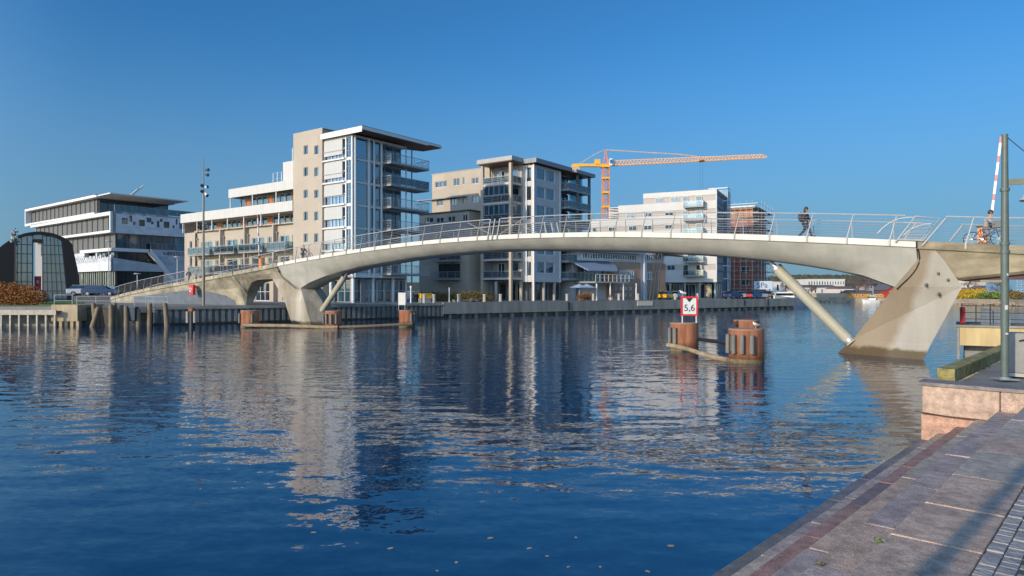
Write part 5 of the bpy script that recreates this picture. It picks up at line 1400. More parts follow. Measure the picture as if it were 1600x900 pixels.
def house(px0, px1, ytop, d, depth, wall, roof, ridge, lab, cat='house', wins=(), hip=False, name='house', gp=None, zb=None, rows_=1, label_cols=None):
    a = P(px0, 455, d); c_ = P(px1, 455, d); w = c_.x - a.x
    t = thing(name, lab, cat, ((a.x + c_.x) / 2, d, 0), 0, gp)
    zt = H + (CY - ytop) / F * d; zr = H + (CY - ridge) / F * d if ridge else zt
    m = MB(); m.box(-w/2, w/2, 0, depth, FZ - .3, zt)
    if ridge and hip == 'gable': m.loft([[(-w/2, 0, zt), (w/2, 0, zt), (0, 0, zr)], [(-w/2, depth, zt), (w/2, depth, zt), (0, depth, zr)]])
    m.build('wall', wall, t)
    m = MB()
    if not ridge: m.box(-w/2 - .15, w/2 + .15, -.15, depth + .15, zt, zt + .3)
    elif hip == 'gable':
        for s in (-1, 1):
            m.loft([[(s * (w/2 + .4), -.4, zt - .25), (0, -.4, zr + .02), (0, -.4, zr + .25), (s * (w/2 + .4), -.4, zt + .02)], [(s * (w/2 + .4), depth + .4, zt - .25), (0, depth + .4, zr + .02), (0, depth + .4, zr + .25), (s * (w/2 + .4), depth + .4, zt + .02)]])
    else: m.loft([[(-w/2 - .3, -.4, zt), (-w/2 - .3, depth + .4, zt), (-w/2 - .3, depth / 2, zr)], [(w/2 + .3, -.4, zt), (w/2 + .3, depth + .4, zt), (w/2 + .3, depth / 2, zr)]])
    m.build('roof', roof, t)
    nw, nr, wf = wins if wins else (0, 0, 0)
    for rr in range(nr):
        for k in range(nw):
            x = -w/2 + w * (k + .5) / nw; ww = w / nw * wf / 2; hh = (zt - FZ) / nr
            z0 = FZ + hh * rr + hh * .35; z1 = FZ + hh * rr + hh * .8
            m = MB(); m.box(x - ww, x + ww, -.06, .02, z0, z1); f = m.build('window', M_WFW, t)
            m = MB(); m.box(x - ww * .8, x + ww * .8, -.075, -.062, z0 + .08, z1 - .08); m.build('pane', G_DARK, f)
    return t
W_ = mat('white house paint', (.62, .58, .52), .7, var=.08); OC = mat('ochre house paint', (.55, .27, .04), .7, var=.15); RDH = mat('red house paint', (.42, .045, .03), .7, var=.15)
GYR = mat('grey roof', (.12, .12, .13), .8); RDR = mat('red tile roof', (.26, .09, .06), .8); TAN = mat('tan wall', (.42, .33, .22), .8, var=.15); BLH = mat('blue house paint', (.16, .30, .42), .7, var=.1); PRH = mat('purple red paint', (.22, .05, .09), .7)
house(1196, 1247, 440, 300, 30, W_, GYR, None, 'large plain white warehouse at the left of the far shore', 'warehouse', (4, 1, .3), name='warehouse')
house(1248, 1310, 449, 265, 12, W_, GYR, 445, 'long low white shed in front of the flat roofed white building', 'warehouse', (6, 1, .2), name='warehouse')
house(1262, 1320, 437, 330, 14, W_, M_FASC, None, 'flat roofed white building with a row of dark windows on the far shore', 'building', (14, 2, .45), name='flat_roofed_building')
house(1316, 1340, 452, 280, 10, TAN, GYR, 447, 'small tan house between the white building and the yellow boathouse', 'house', (4, 1, .3))
house(1310, 1334, 451, 250, 10, W_, RDR, 448, 'small white house with reddish roof on the far shore', 'house', (3, 1, .3))
house(1358, 1386, 446, 300, 12, mat('pale pink wall', (.50, .38, .33), .8), GYR, 440, 'pale pink house above the yellow boathouses', 'house', (5, 2, .3))
house(1333, 1362, 458, 203, 8, OC, GYR, 453, 'yellow boathouse with dark roof at the water, left one', 'boathouse', (3, 1, .25), name='boathouse')
house(1364, 1388, 459, 204, 8, OC, GYR, 454, 'lower yellow boathouse beside the red shed', 'boathouse', (3, 1, .25), name='boathouse')
house(1387, 1405, 452, 202, 8, RDH, GYR, 445, 'red gabled shed just left of the right bridge pier', 'shed', (2, 1, .25), 'gable', name='shed')
house(1487, 1524, 456, 195, 10, OC, mat('ochre roof', (.38, .20, .08), .8), 449, 'yellow ochre house right of the right bridge pier', 'house', (2, 1, .3))
house(1524, 1546, 456, 205, 10, PRH, RDR, 450, 'purple red low house beside the ochre house', 'house', (3, 1, .3))
house(1500, 1530, 433, 260, 12, W_, GYR, 429, 'tall white house behind the ochre house', 'house', (6, 4, .3))
house(1529, 1552, 434, 255, 12, W_, mat('bright red roof', (.42, .08, .05), .8), 429, 'white house with a bright red roof', 'house', (4, 4, .3))
house(1546, 1572, 450, 205, 10, TAN, GYR, 446, 'tan two storey house behind the lamp post', 'house', (5, 2, .3))
house(1560, 1588, 438, 225, 12, mat('cream wall', (.55, .47, .36), .8), RDR, 432, 'cream gabled house left of the blue house', 'house', (4, 4, .25), 'gable')
house(1587, 1640, 436, 190, 12, BLH, RDR, 428, 'large light blue wooden house at the right edge', 'house', (8, 4, .35))
house(1405, 1440, 444, 240, 12, W_, RDR, 439, 'white house mostly hidden behind the right pier', 'house', (5, 2, .3))
m = MB(); m.prism([tuple(P(1262, 455, 212).xy), tuple(P(1332, 455, 206).xy), tuple(P(1332, 455, 208).xy), tuple(P(1262, 455, 214).xy)], -.5, 2.6); tag(m.build('retaining_wall', mat('tan stone', (.36, .28, .19), .9, var=.25)), 'long tan retaining wall above the far water edge', 'wall')
# small boats and ship
def boat(loc, ln, wd, h, ang, hullm, lab, cabin=True, mast=0, name='boat', cat='boat', grp=None):
    t = thing(name, lab, cat, loc, ang, grp)
    rg = []
    for f, w_, zz in ((0, .75, 1.0), (.3, 1.0, .92), (.6, .95, .95), (.85, .55, 1.1), (1, .05, 1.28)):
        x = (f - .5) * ln; rg.append([(x, -wd/2*w_, h*zz), (x - (.04*ln if f > .8 else 0), -wd/2*w_*.6, -.2), (x - (.04*ln if f > .8 else 0), wd/2*w_*.6, -.2), (x, wd/2*w_, h*zz)])
    m = MB(); m.loft(rg); m.build('hull', hullm, t)
    if cabin:
        m = MB(); m.box(-ln*.25, ln*.15, -wd*.32, wd*.32, h*.9, h*.9 + 1.3); m.build('cabin', M_WHITE, t, bevel=.1)
        m = MB(); m.box(-ln*.22, ln*.155, -wd*.325, wd*.325, h*.9 + .6, h*.9 + 1.1); m.build('cabin_window', G_DARK, t)
    if mast:
        m = MB(); m.cyl((-.5, 0, h), (-.5, 0, h + mast), .06, .05, 5); m.bar((-.5, 0, h + 1.5), (-3, 0, h + 1.7), .08, .08); m.build('mast', M_WHITE, t)
    return t
c = P(1361, 455, 190); boat((c.x, c.y, 0), 4.6, 1.9, .75, R(170), M_WHITE, 'white fishing boat with a mast moored by the yellow boathouses', mast=4)
c = P(1234, 455, 141); boat((c.x, c.y, 0), 22, 5.5, 1.9, R(233), M_WHITE, 'white bowed ferry moored at the far end of the quay', name='ferry', cat='ferry')
for k, (px, d) in enumerate(((1252, 165), (1259, 170), (1246, 160))):
    c = P(px, 455, d); boat((c.x, c.y, 0), 7, 2.4, .8, R(60 + 9 * k), mat('dark hull', (.05, .06, .08), .5) if k % 2 == 0 else M_WHITE, ['small dark hulled boat behind the ferry', 'small white boat behind the ferry', 'second dark hulled boat, close by the stern of the ferry'][k])
# ------------------------------------------------------------------ vegetation
def leaf_mass(m, pts, n, size, rnd, nm=3):
    """pts: list of (centre, radii) blobs filled with small leaf faces"""
    for k in range(n):
        c, rr = rnd.choice(pts)
        while True:
            q = Vector((rnd.uniform(-1, 1), rnd.uniform(-1, 1), rnd.uniform(-1, 1)))
            if .35 < q.length < 1 or (q.length < .35 and rnd.random() < .3): break
        p = Vector((c[0] + q.x * rr[0], c[1] + q.y * rr[1], c[2] + q.z * rr[2]))
        u = Vector((rnd.gauss(0, 1), rnd.gauss(0, 1), rnd.gauss(0, 1))).normalized(); w = u.orthogonal().normalized(); s = size * rnd.uniform(.6, 1.4)
        m.cur = rnd.randrange(nm)
        m.face([p + u * s, p + w * s * .6, p - u * s, p - w * s * .6])
def hedge(name, p0, p1, wd, h, z0, n, size, mats, lab, cat='hedge', wob=.35):
    a = Vector(p0); c = Vector(p1); L_ = (c - a).length; rnd = random.Random(int(L_ * 100) + n)
    t = thing(name, lab, cat, (a.x, a.y, z0), math.atan2((c - a).y, (c - a).x))
    pts = []; x = 0
    while x < L_:
        s = rnd.uniform(.8, 1.15); pts.append(((x, rnd.uniform(-.1, .1), h * .5 * s), (wob * 1.6 + .5, wd / 2, h * .52 * s))); x += .55
    m = MB(); leaf_mass(m, pts, n, size, rnd, len(mats)); m.build('foliage', mats, t)
    m = MB(); k = 0.3
    while k < L_:
        m.cyl((k, 0, -.1), (k + rnd.uniform(-.2, .2), rnd.uniform(-.1, .1), h * .7), .03, .015, 5); k += .6
    m.build('stem', mat('twig bark', (.10, .07, .05), .9), t)
    return t
LF = lambda n, c: mat(n, c, .8, var=.25)
rust = [LF('rust leaf', (.30, .10, .02)), LF('orange leaf', (.38, .16, .03)), LF('brown leaf', (.17, .07, .02))]
ochre = [LF('ochre leaf', (.24, .16, .03)), LF('brown green leaf', (.14, .11, .03)), LF('dark brown leaf', (.11, .06, .02))]
yel = [LF('yellow leaf', (.50, .33, .02)), LF('green yellow leaf', (.30, .30, .03)), LF('gold leaf', (.42, .22, .02))]
grn = [LF('green leaf', (.10, .16, .03)), LF('light green leaf', (.17, .24, .04)), LF('dark leaf', (.05, .08, .02))]
a = P(-40, 455, 72); c = P(30, 455, 71); hedge('hedge', (a.x, a.y, 0), (c.x, c.y, 0), 2.4, 2.3, GZ - .1, 5200, .09, rust, 'big rust coloured hedge in front of the vaulted hall, at the left edge')
a = P(38, 455, 71); c = P(62, 455, 70.5); hedge('bush', (a.x, a.y, 0), (c.x, c.y, 0), 2.0, 2.0, GZ - .1, 2400, .09, rust, 'smaller rust coloured bush just right of the big hedge', 'bush')
a = Q(qs(652, 13), 13); c = Q(qs(768, 5.5), 5.5); hedge('hedge', (a.x, a.y, 0), (c.x, c.y, 0), 1.6, 1.35, GZ, 8000, .08, ochre, 'long brown and green hedge on the quay between the two first blocks')
a = Q(qs(908, 3.5), 3.5); c = Q(qs(928, 3.5), 3.5); hedge('bush', (a.x, a.y, 0), (c.x, c.y, 0), 1.4, 1.3, GZ, 1500, .09, rust, 'low reddish bush on the quay by the brick office', 'bush')
a = P(1484, 455, 180); c = P(1535, 455, 172); hedge('hedge', (a.x, a.y, 0), (c.x, c.y, 0), 3, 2.3, FZ, 3500, .26, yel, 'long yellow autumn hedge on the far shore right of the right pier', wob=1)
a = P(1538, 455, 171); c = P(1566, 455, 165); hedge('hedge', (a.x, a.y, 0), (c.x, c.y, 0), 3, 1.6, FZ, 1800, .26, grn, 'bright green hedge beside the yellow one on the far shore', wob=1)
a = P(1566, 455, 168); c = P(1592, 455, 160); hedge('hedge', (a.x, a.y, 0), (c.x, c.y, 0), 3, 1.9, FZ, 1500, .26, ochre, 'brown hedge on the far shore behind the lamp post', wob=1)
def bare_tree(px, d, h, z0, mats, lab, n, leaf, rnd_seed, gp=None, cat='tree'):
    c = P(px, 455, d); rnd = random.Random(rnd_seed)
    t = thing('tree', lab, cat, (c.x, c.y, z0), 0, gp)
    m = MB(); tips = []
    m.tube([(0, 0, -.2), (.05 * h * rnd.uniform(-.3, .3), 0, h * .35), (0, 0, h * .62)], [h * .03, h * .022, h * .012], 7)
    m.build('trunk', mat('bark', (.12, .09, .07), .9, var=.3, bump=.4), t)
    m = MB(); pts = []
    for k in range(14):
        an = rnd.uniform(0, 6.28); z1 = h * rnd.uniform(.28, .6); l = h * rnd.uniform(.2, .38)
        e = Vector((math.cos(an) * l, math.sin(an) * l, z1 + h * rnd.uniform(.15, .36))); mid = Vector((math.cos(an) * l * .4, math.sin(an) * l * .4, z1 + h * .08))
        m.tube([(0, 0, z1), mid, e], [h * .011, h * .008, h * .003], 5); pts.append((tuple(e * .9), (h * .13,) * 3))
        for q in range(4):
            f = e + Vector((rnd.uniform(-1, 1), rnd.uniform(-1, 1), rnd.uniform(.1, 1))) * h * .12; m.tube([mid.lerp(e, .6), f], [h * .005, h * .002], 4)
    m.build('limb', MATS['bark'], t)
    m = MB(); leaf_mass(m, pts, n, leaf, rnd, len(mats)); m.build('crown', mats, t)
    return t
twig = [LF('bare twig brown', (.16, .10, .07)), LF('bare twig grey', (.20, .15, .12)), LF('bare twig red', (.18, .08, .05))]
for i, (px, d, h, lb) in enumerate(((1341, 215, 7.5, 'bare brown tree rising behind the left yellow boathouse'), (1353, 212, 6.5, 'bare brown tree just left of the white boat'), (1372, 216, 6.0, 'bare tree between the two yellow boathouses'), (1512, 230, 7, 'leafless tree above the ochre house'), (1540, 235, 7, 'leafless tree in front of the red roofed white house'), (1558, 190, 6, 'small leafless tree beside the tan house'), (1268, 240, 5, 'bare tree in front of the long low shed'), (1228, 250, 5.5, 'bare tree before the large plain warehouse'))):
    bare_tree(px, d, h, FZ, twig, lb, 700, .14, 20 + i)
# lawn by the vaulted hall
m = MB(); pl_ = [P(-60, 455, 68).xy, P(128, 455, 68).xy, P(132, 455, 96).xy, P(-60, 455, 96).xy]; m.prism([tuple(p) for p in pl_], 1.0, GZ + .03); struct(m.build('lawn', mat('short grass', (.045, .10, .02), .9, var=.35, scale=3)))
m = MB(); rg_ = random.Random(5)
for k in range(6000):
    px = rg_.uniform(60, 128); d = rg_.uniform(68.2, 80); q = P(px, 455, d); s = rg_.uniform(.05, .16); m.face([(q.x - .02, q.y, GZ), (q.x + .02, q.y, GZ), (q.x + rg_.uniform(-.05, .05), q.y, GZ + s)])
o = m.build('grass', mat('grass blade', (.06, .14, .025), .8)); o['kind'] = 'stuff'

m = MB(); m.prism([tuple(P(118, 455, 90).xy), tuple(P(176, 455, 90).xy), tuple(P(255, 455, 99).xy), tuple(P(255, 455, 122).xy), tuple(P(105, 455, 122).xy)], 1.2, 2.55); struct(m.build('forecourt', M_ASPH))
# ------------------------------------------------------------------ cars
def car(lab, col, kind='car', base=None):
    t = thing('parked_' + kind, lab, 'van' if kind == 'van' else 'car', (0, 0, 0), 0, 'cars and vans parked along the far quay')
    ln, wd, h = (4.3, 1.75, 1.45) if kind == 'car' else (5.0, 1.95, 2.15)
    body = [(-.5, .30), (-.5, .62), (-.47, .66), (-.2, .68), (.0, .68), (.28, .66), (.46, .55), (.5, .45), (.5, .22), (-.48, .22)] if kind == 'car' else [(-.5, .2), (-.5, .95), (-.47, 1.0), (.2, 1.0), (.30, .92), (.40, .58), (.5, .45), (.5, .15), (-.5, .15)]
    m = MB(); pts = [(x * ln, z * h) for x, z in body]
    m.loft([[(x, -wd/2, z) for x, z in pts], [(x, wd/2, z) for x, z in pts]])
    m.build('body', mat('car paint ' + col[0], col[1], .25, spec=.6, var=.03), t, bevel=.05)
    if kind == 'car':
        cab = [(-.46, .66), (-.36, .95), (-.26, 1.0), (.04, 1.0), (.12, .95), (.27, .66)]
        m = MB(); m.loft([[(x * ln, -wd/2 * (.97 if z < .8 else .82), z * h) for x, z in cab], [(x * ln, wd/2 * (.97 if z < .8 else .82), z * h) for x, z in cab]]); m.build('window', G_DARK, t)
        m = MB(); m.box(-.34 * ln, .07 * ln, -wd*.4, wd*.4, h * .985, h * 1.02); m.build('roof', MATS['car paint ' + col[0]], t, bevel=.03)
    else:
        m = MB(); m.box(.02 * ln, .2 * ln, -wd/2 - .01, wd/2 + .01, h * .62, h * .88); m.build('window', G_DARK, t)
        m = MB(); m.loft([[(.31 * ln, -wd*.44, h * .9), (.31 * ln, wd*.44, h * .9)], [(.405 * ln, -wd*.44, h * .58), (.405 * ln, wd*.44, h * .58)], [(.38 * ln, -wd*.44, h * .56), (.38 * ln, wd*.44, h * .56)]]) ; m.build('windscreen', G_DARK, t)
    for sx in (-.31, .31):
        for sy in (-1, 1):
            m = MB(); m.cyl((sx * ln, sy * (wd/2 - .2), .32), (sx * ln, sy * (wd/2 + .01), .32), .32, .32, 14); w = m.build('wheel', mat('tyre', (.02, .02, .02), .8), t)
            m = MB(); m.cyl((sx * ln, sy * (wd/2 + .005), .32), (sx * ln, sy * (wd/2 + .03), .32), .19, .19, 10); m.build('rim', M_GALV, w)
    for sy in (-.35, .35):
        m = MB(); m.box(.485 * ln, .503 * ln, sy * wd - .15, sy * wd + .15, h * .42, h * .5); m.build('headlight', M_WHITE, t)
        m = MB(); m.box(-.505 * ln, -.49 * ln, sy * wd - .12, sy * wd + .12, h * .48, h * .56); m.build('tail_light', M_RED, t)
    return t
CL = {'white': (.70, .70, .68), 'navy': (.02, .05, .12), 'silver': (.40, .41, .42), 'red': (.35, .02, .02), 'black': (.02, .02, .022), 'blue': (.03, .10, .25), 'yellow': (.75, .42, .02)}
cars = [(133, 93, 'white', 'car', 30, 'white estate car just right of the vaulted hall'), (157, 93, 'navy', 'car', 15, 'dark blue hatchback below the corner of the white office'), (181, 104, 'black', 'car', 140, 'black car behind the foot of the bridge ramp'),
        (881, None, 'white', 'van', 60, 'white van parked on the quay by the second block, left one'), (897, None, 'white', 'van', 45, 'white van nearer the brick office, right of the first van'), (1043, None, 'yellow', 'car', 50, 'yellow car by the leaning masts'), (1058, None, 'silver', 'car', 55, 'silver car beside the yellow van'),
        (1146, None, 'navy', 'car', 40, 'navy car at the foot of the scaffolding'), (1158, None, 'silver', 'car', 20, 'silver car in front of the scaffolding'), (1168, None, 'red', 'car', 70, 'red car in the middle of the far row'), (1178, None, 'blue', 'car', 40, 'blue car below the pale blue banner'), (1188, None, 'silver', 'car', 25, 'silver car right of the blue car, below the banner'), (1201, None, 'black', 'car', 60, 'black car at the right end of the far row')]
for px, d, cn, kd, ang, lb in cars:
    t = car(lb, (cn, CL[cn]), kd)
    if d is None:
        n_ = 17 if px < 1000 else (7 if px < 1100 else 6); q = Q(qs(px, n_), n_); t.location = (q.x, q.y, GZ)
    else: q = P(px, 455, d); t.location = (q.x, q.y, 2.56)
    t.rotation_euler = (0, 0, R(ang))

# ------------------------------------------------------------------ quay furniture
bol = None
blab = ['pale quay post left of the low concrete planter', 'pale quay post just right of the concrete planter', 'pale quay post in front of the long grey bench', 'pale quay post right of the short timber bench', 'pale quay post below the open corner loggia', 'pale quay post below the stacked balconies of the second block', 'pale quay post beside the reddish bush', 'pale quay post before the brick wall of small windows', 'pale quay post at the foot of the tall white post', 'pale quay post right of the yellow car', 'pale quay post nearest the stilts of the white banded block']
for bi, px in enumerate((663, 678, 717, 757, 782, 886, 927, 967, 997, 1055, 1090)):
    q = Q(qs(px, 1.0), 1.0)
    if bol is None:
        bol = thing('quay_bollard', blab[0], 'bollard', (q.x, q.y, GZ + .02), 0, 'pale posts along the far quay edge')
        m = MB(); m.cyl((0, 0, 0), (0, 0, .95), .22, .20, 12); m.build('post', M_CONC, bol, smooth=True)
        m = MB(); m.cyl((0, 0, .95), (0, 0, 1.05), .25, .22, 12); m.build('cap', mat('bollard cap', (.5, .47, .42), .7), bol)
    else: copy_thing(bol, (q.x, q.y, GZ + .02), None, blab[bi])
# benches and white post near the brown hedge
for i, (px, nn, w, h, mt, lb, ct) in enumerate(((664, 3.2, 1.6, .55, M_CONC, 'low pale concrete planter under the yellow box', 'planter'), (727, 2.2, 3.6, .35, M_QUAYC, 'long low grey concrete bench before the brown hedge', 'bench'), (745, 2.6, 2.0, .5, M_PILE, 'short timber bench right of the long bench', 'bench'))):
    q = Q(qs(px, nn), nn); t = thing(ct, lb, ct, (q.x, q.y, GZ), QANG)
    m = MB(); m.box(-w/2, w/2, -.3, .3, h - .12, h); m.build('seat' if ct == 'bench' else 'rim', mt, t, bevel=.02)
    m = MB(); m.box(-w/2 + .1, -w/2 + .4, -.22, .22, 0, h - .12); m.box(w/2 - .4, w/2 - .1, -.22, .22, 0, h - .12); 
    if ct == 'planter': m.box(-w/2 + .05, w/2 - .05, -.25, .25, 0, h - .12)
    m.build('base', mt, t)
q = Q(qs(665, 3.2), 3.2); t = thing('grit_bin', 'bright yellow box on the concrete planter by the brown hedge', 'box', (q.x, q.y, GZ + .56), QANG)
m = MB(); m.box(-.8, .8, -.25, .25, 0, .5); m.build('bin', M_YELLOW, t, bevel=.05); m = MB(); m.box(-.85, .85, -.3, .3, .5, .62); m.build('lid', M_YELLOW, t, bevel=.03)
q = Q(qs(702, .6), .6); m = MB(); m.cyl((0, 0, 0), (0, 0, 1.9), .07, .06, 8); m.cyl((0, 0, 0), (0, 0, .1), .16, .16, 8); tag(m.build('white_post', M_WHITE, loc=(q.x, q.y, GZ)), 'slim white post at the quay edge in front of the brown hedge', 'post')
q = Q(qs(642, 3), 3); m = MB(); m.cyl((0, 0, 0), (0, 0, 2.0), .09, .08, 8); m.cyl((0, 0, 1.9), (0, 0, 2.1), .16, .12, 8); tag(m.build('white_post', M_WHITE, loc=(q.x, q.y, GZ)), 'slim white post right of the glass tower behind the blank sign', 'post')

# parasols by the brick office
for px, lb in ((905, 'blue and white folded parasol beside the parked vans'), (917, 'pale blue parasol under the slanting roof')):
    q = Q(qs(px, 7), 7); t = thing('parasol', lb, 'parasol', (q.x, q.y, GZ), 0)
    m = MB(); m.cyl((0, 0, 0), (0, 0, 2.4), .04); m.build('pole', M_WHITE, t); m = MB(); m.cyl((0, 0, 2.0), (0, 0, 2.6), 1.5, .05, 8); m.build('canopy', mat('parasol cloth', (.35, .45, .55), .7), t)

# ------------------------------------------------------------------ left waterfront
a = P(-60, 455, 62); c = P(88, 455, 62)
t = thing('timber_jetty', 'low pale jetty on short white posts at the left edge', 'jetty', (c.x, c.y, 0), 0)
m = MB(); m.box(a.x - c.x, 0, 0, 4.2, 1.22, 1.42); m.build('deck', M_PILE, t)
m = MB(); m.box(a.x - c.x, 0, -.06, .06, 1.05, 1.5); m.build('fascia', mat('pale weathered board', (.42, .37, .30), .8, var=.2, scale=3), t)
for k in range(11):
    m = MB(); x = -.15 - .81 * k * 1.0; m.box(x - .07, x + .07, -.02, .15, -1.5, 1.05); m.build('post', mat('pale post', (.45, .40, .32), .8, var=.25, scale=4), t)
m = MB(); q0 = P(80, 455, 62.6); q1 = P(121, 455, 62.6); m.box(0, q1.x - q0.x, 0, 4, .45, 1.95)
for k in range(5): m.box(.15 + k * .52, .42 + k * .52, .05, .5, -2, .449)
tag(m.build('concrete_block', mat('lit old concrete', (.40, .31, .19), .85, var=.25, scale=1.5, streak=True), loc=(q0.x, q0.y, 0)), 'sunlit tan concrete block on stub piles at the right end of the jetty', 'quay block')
m = MB(); q0 = P(121, 455, 64); q1 = P(243, 455, 65.2); m.box(0, q1.x - q0.x, 0, 1.4, -2, 1.6); m.box(1, q1.x - q0.x, -.1, 1.4, 1.6, 1.76)
tag(m.build('old_quay_wall', mat('dark stained wall', (.10, .085, .07), .9, var=.5, scale=2), loc=(q0.x, q0.y, 0)), 'dark stained old quay wall behind the timber piles', 'wall')
m = MB(); m.prism([(-430, 64.8), tuple(Q(s_sheet0 - 1, .5)), tuple(Q(s_sheet0 - 1, 8)), (-430, 80)], -3, GZ - .01); struct(m.build('old_quay_ground', LAND))
q = P(134, 455, 63.7); m = MB(); m.prism([(.38 * math.cos(i * .7), .38 * math.sin(i * .7)) for i in range(9)], 0, .04)
piles = [(140, 154, 505, 480, 'long timber pile leaning right, leftmost of the pile group'), (150, 146, 504, 474, 'short timber pile crossing behind the leaning one'), (161, 156, 507, 478, 'timber pile leaning left beside the crossing pair'),
         (174, 173.5, 508, 476, 'upright timber pile, left one of the second pair'), (182, 179, 508, 474, 'upright timber pile, right one of the second pair'), (193, 190, 508, 477, 'thin leaning pile left of the dark crate fender'), (198, 197, 508, 478, 'upright pile touching the dark crate fender'),
         (216, 216, 507, 483, 'short pile right of the dark crate fender'), (233, 234, 508, 474, 'thick reddish topped pile alone before the wall gap'), (262, 258, 503, 474, 'pile leaning at the left end of the sheet piling'), (143, 151, 503, 482, 'thin hidden pile between the crossing piles')]
for k, (xb, xt, yb__, yt, lb) in enumerate(piles):
    d = 61.8 + (k % 3) * .5; p0 = P(xb, 455, d); p0.z = -.8; p1 = P(xt, yt, d + .2)
    m = MB(); m.tube([p0, p0.lerp(p1, .5) + Vector((.02, 0, 0)), p1], [.24, .22, .19], 9); 
    o = m.build('timber_pile', M_PILE, smooth=True); tag(o, lb, 'pile', 'old timber piles before the quay')
q = P(206, 455, 62.3); t = thing('crate_fender', 'dark blue boxy fender hanging among the timber piles', 'fender', (q.x, q.y, 0)); m = MB(); m.box(-.5, .45, -.3, .3, .5, 1.7); m.build('box', mat('navy plastic', (.02, .035, .06), .6), t, bevel=.05); m = MB(); m.box(-.55, .5, -.34, .34, 1.7, 1.78); m.build('lid', M_DARKM, t)
def guard_rail(pxs_, d, lab, h=1.1, z=None, mt=None, rails=(1.0, .5)):
    z = GZ if z is None else z
    a = P(pxs_[0], 455, d); c = P(pxs_[1], 455, d); t = thing('guard_rail', lab, 'railing', (a.x, a.y, z)); n_ = max(2, int((c.x - a.x) / 1.8) + 1)
    for k in range(n_):
        x = (c.x - a.x) * k / (n_ - 1); m = MB(); m.cyl((x, 0, 0), (x, 0, h), .035, .035, 6); m.build('post', mt or M_GALV, t)
    for f in rails:
        m = MB(); m.cyl((0, 0, h * f), (c.x - a.x, 0, h * f), .03, .03, 6); m.build('rail', mt or M_GALV, t)
guard_rail((85, 113), 64, 'grey tubular guard rail on the sunlit concrete block', z=1.75)
guard_rail((120, 240), 68.4, 'long low grey guard rail along the old quay by the bridge foot', h=.95)
guard_rail((228, 262), 67.5, 'short guard rail below the abutment wall', h=.9)
# lamps
def lamp_post(px, ybase, ytop, d, lab, lamps=1, z=None):
    c = P(px, 455, d); z = GZ if z is None else z; zt = H + (CY - ytop) / F * d
    t = thing('street_lamp', lab, 'street lamp', (c.x, c.y, z)); m = MB(); m.cyl((0, 0, 0), (0, 0, zt - z), .07, .045, 8); m.cyl((0, 0, 0), (0, 0, .9), .10, .10, 8); m.build('pole', M_GALV if lamps < 3 else M_DARKM, t)
    if lamps == 1:
        m = MB(); m.cyl((0, 0, zt - z - .02), (0, 0, zt - z + .1), .45, .38, 12); m.build('lamp_head', mat('lamp grey', (.35, .35, .35), .5), t)
    return t, zt - z
lamp_post(170, 0, 377, 98, 'slim grey street lamp in front of the white office corner')
lamp_post(214.5, 0, 428, 92, 'short street lamp with a flat disc head behind the ramp rail')
lamp_post(277, 0, 402, 90, 'street lamp in front of the lettered side wall')
t, zt = lamp_post(24, 0, 356, 90, 'street mast with a cluster of floodlights beside the vaulted hall roof', 3)
for k in range(4):
    m = MB(); m.box(-.5 + .1 * k, -.05 + .3 * (k % 2), -.2, .2, zt - 1.9 + .42 * k, zt - 1.6 + .42 * k); m.cyl((-.2 + .2 * (k % 2), -.2, zt - 1.7 + .42 * k), (-.3 + .3 * (k % 2), -.45, zt - 1.8 + .42 * k), .14, .2, 8); m.build('floodlight', M_GALV, t)
c = P(318, 455, 67.4); t = thing('light_mast', 'very tall thin mast with pairs of floodlights standing before the left ramp', 'light mast', (c.x, c.y, GZ))
zm = lambda py: H + (CY - py) / F * 67.4 - GZ
m = MB(); m.cyl((0, 0, 0), (0, 0, zm(300)), .13, .09, 10); m.cyl((0, 0, zm(300)), (0, 0, zm(246)), .07, .03, 8); m.build('pole', mat('grey brown metal', (.20, .18, .15), .5, metal=.3), t)
def flood(dx, py, mt, sgn=1, tilt=.25):
    z = zm(py); m = MB(); m.bar((0, 0, z), (dx * .4, 0, z), .05, .05); m.cyl((dx * .4, 0, z + .02), (dx, -.12, z + tilt * sgn), .09, .17, 12); o = m.build('floodlight', mt, t)
    m = MB(); m.cyl((dx, -.15, z + tilt * sgn), (dx * 1.08, -.165, z + tilt * sgn * 1.08), .155, .155, 12); m.build('lens', G_WIN, o)
flood(.55, 266, M_DARKM, 1, .02); flood(.5, 273, M_DARKM, -1, .05); flood(.45, 293, M_WHITE, -1, -.05); flood(-.15, 293, M_DARKM); flood(.42, 302, M_WHITE, -1); flood(-.15, 302, M_DARKM)
for py in (350, 356):
    flood(.5, py, M_DARKM, 1, .05); flood(-.5, py, M_DARKM, 1, .05)
# lifebuoy box on the abutment wall
tb, zb_ = bz(296, 450, .25); q = BP(68.5, -.1, 0); t = thing('lifebuoy_box', 'red lifebuoy box with a white mark fixed to the left abutment wall', 'lifebuoy', (q.x, q.y, 3.35), br.rotation_euler.z)
m = MB(); m.loft([[(-.38, -.3, -.55), (.38, -.3, -.55), (.38, .05, -.55), (-.38, .05, -.55)], [(-.45, -.3, .55), (.45, -.3, .55), (.45, .05, .55), (-.45, .05, .55)]]); m.build('box', M_RED, t, bevel=.08)
m = MB(); m.tube([(.2 * math.cos(i * .63), -.33, .2 * math.sin(i * .63)) for i in range(11)], .05, 6); m.build('mark', M_WHITE, t)

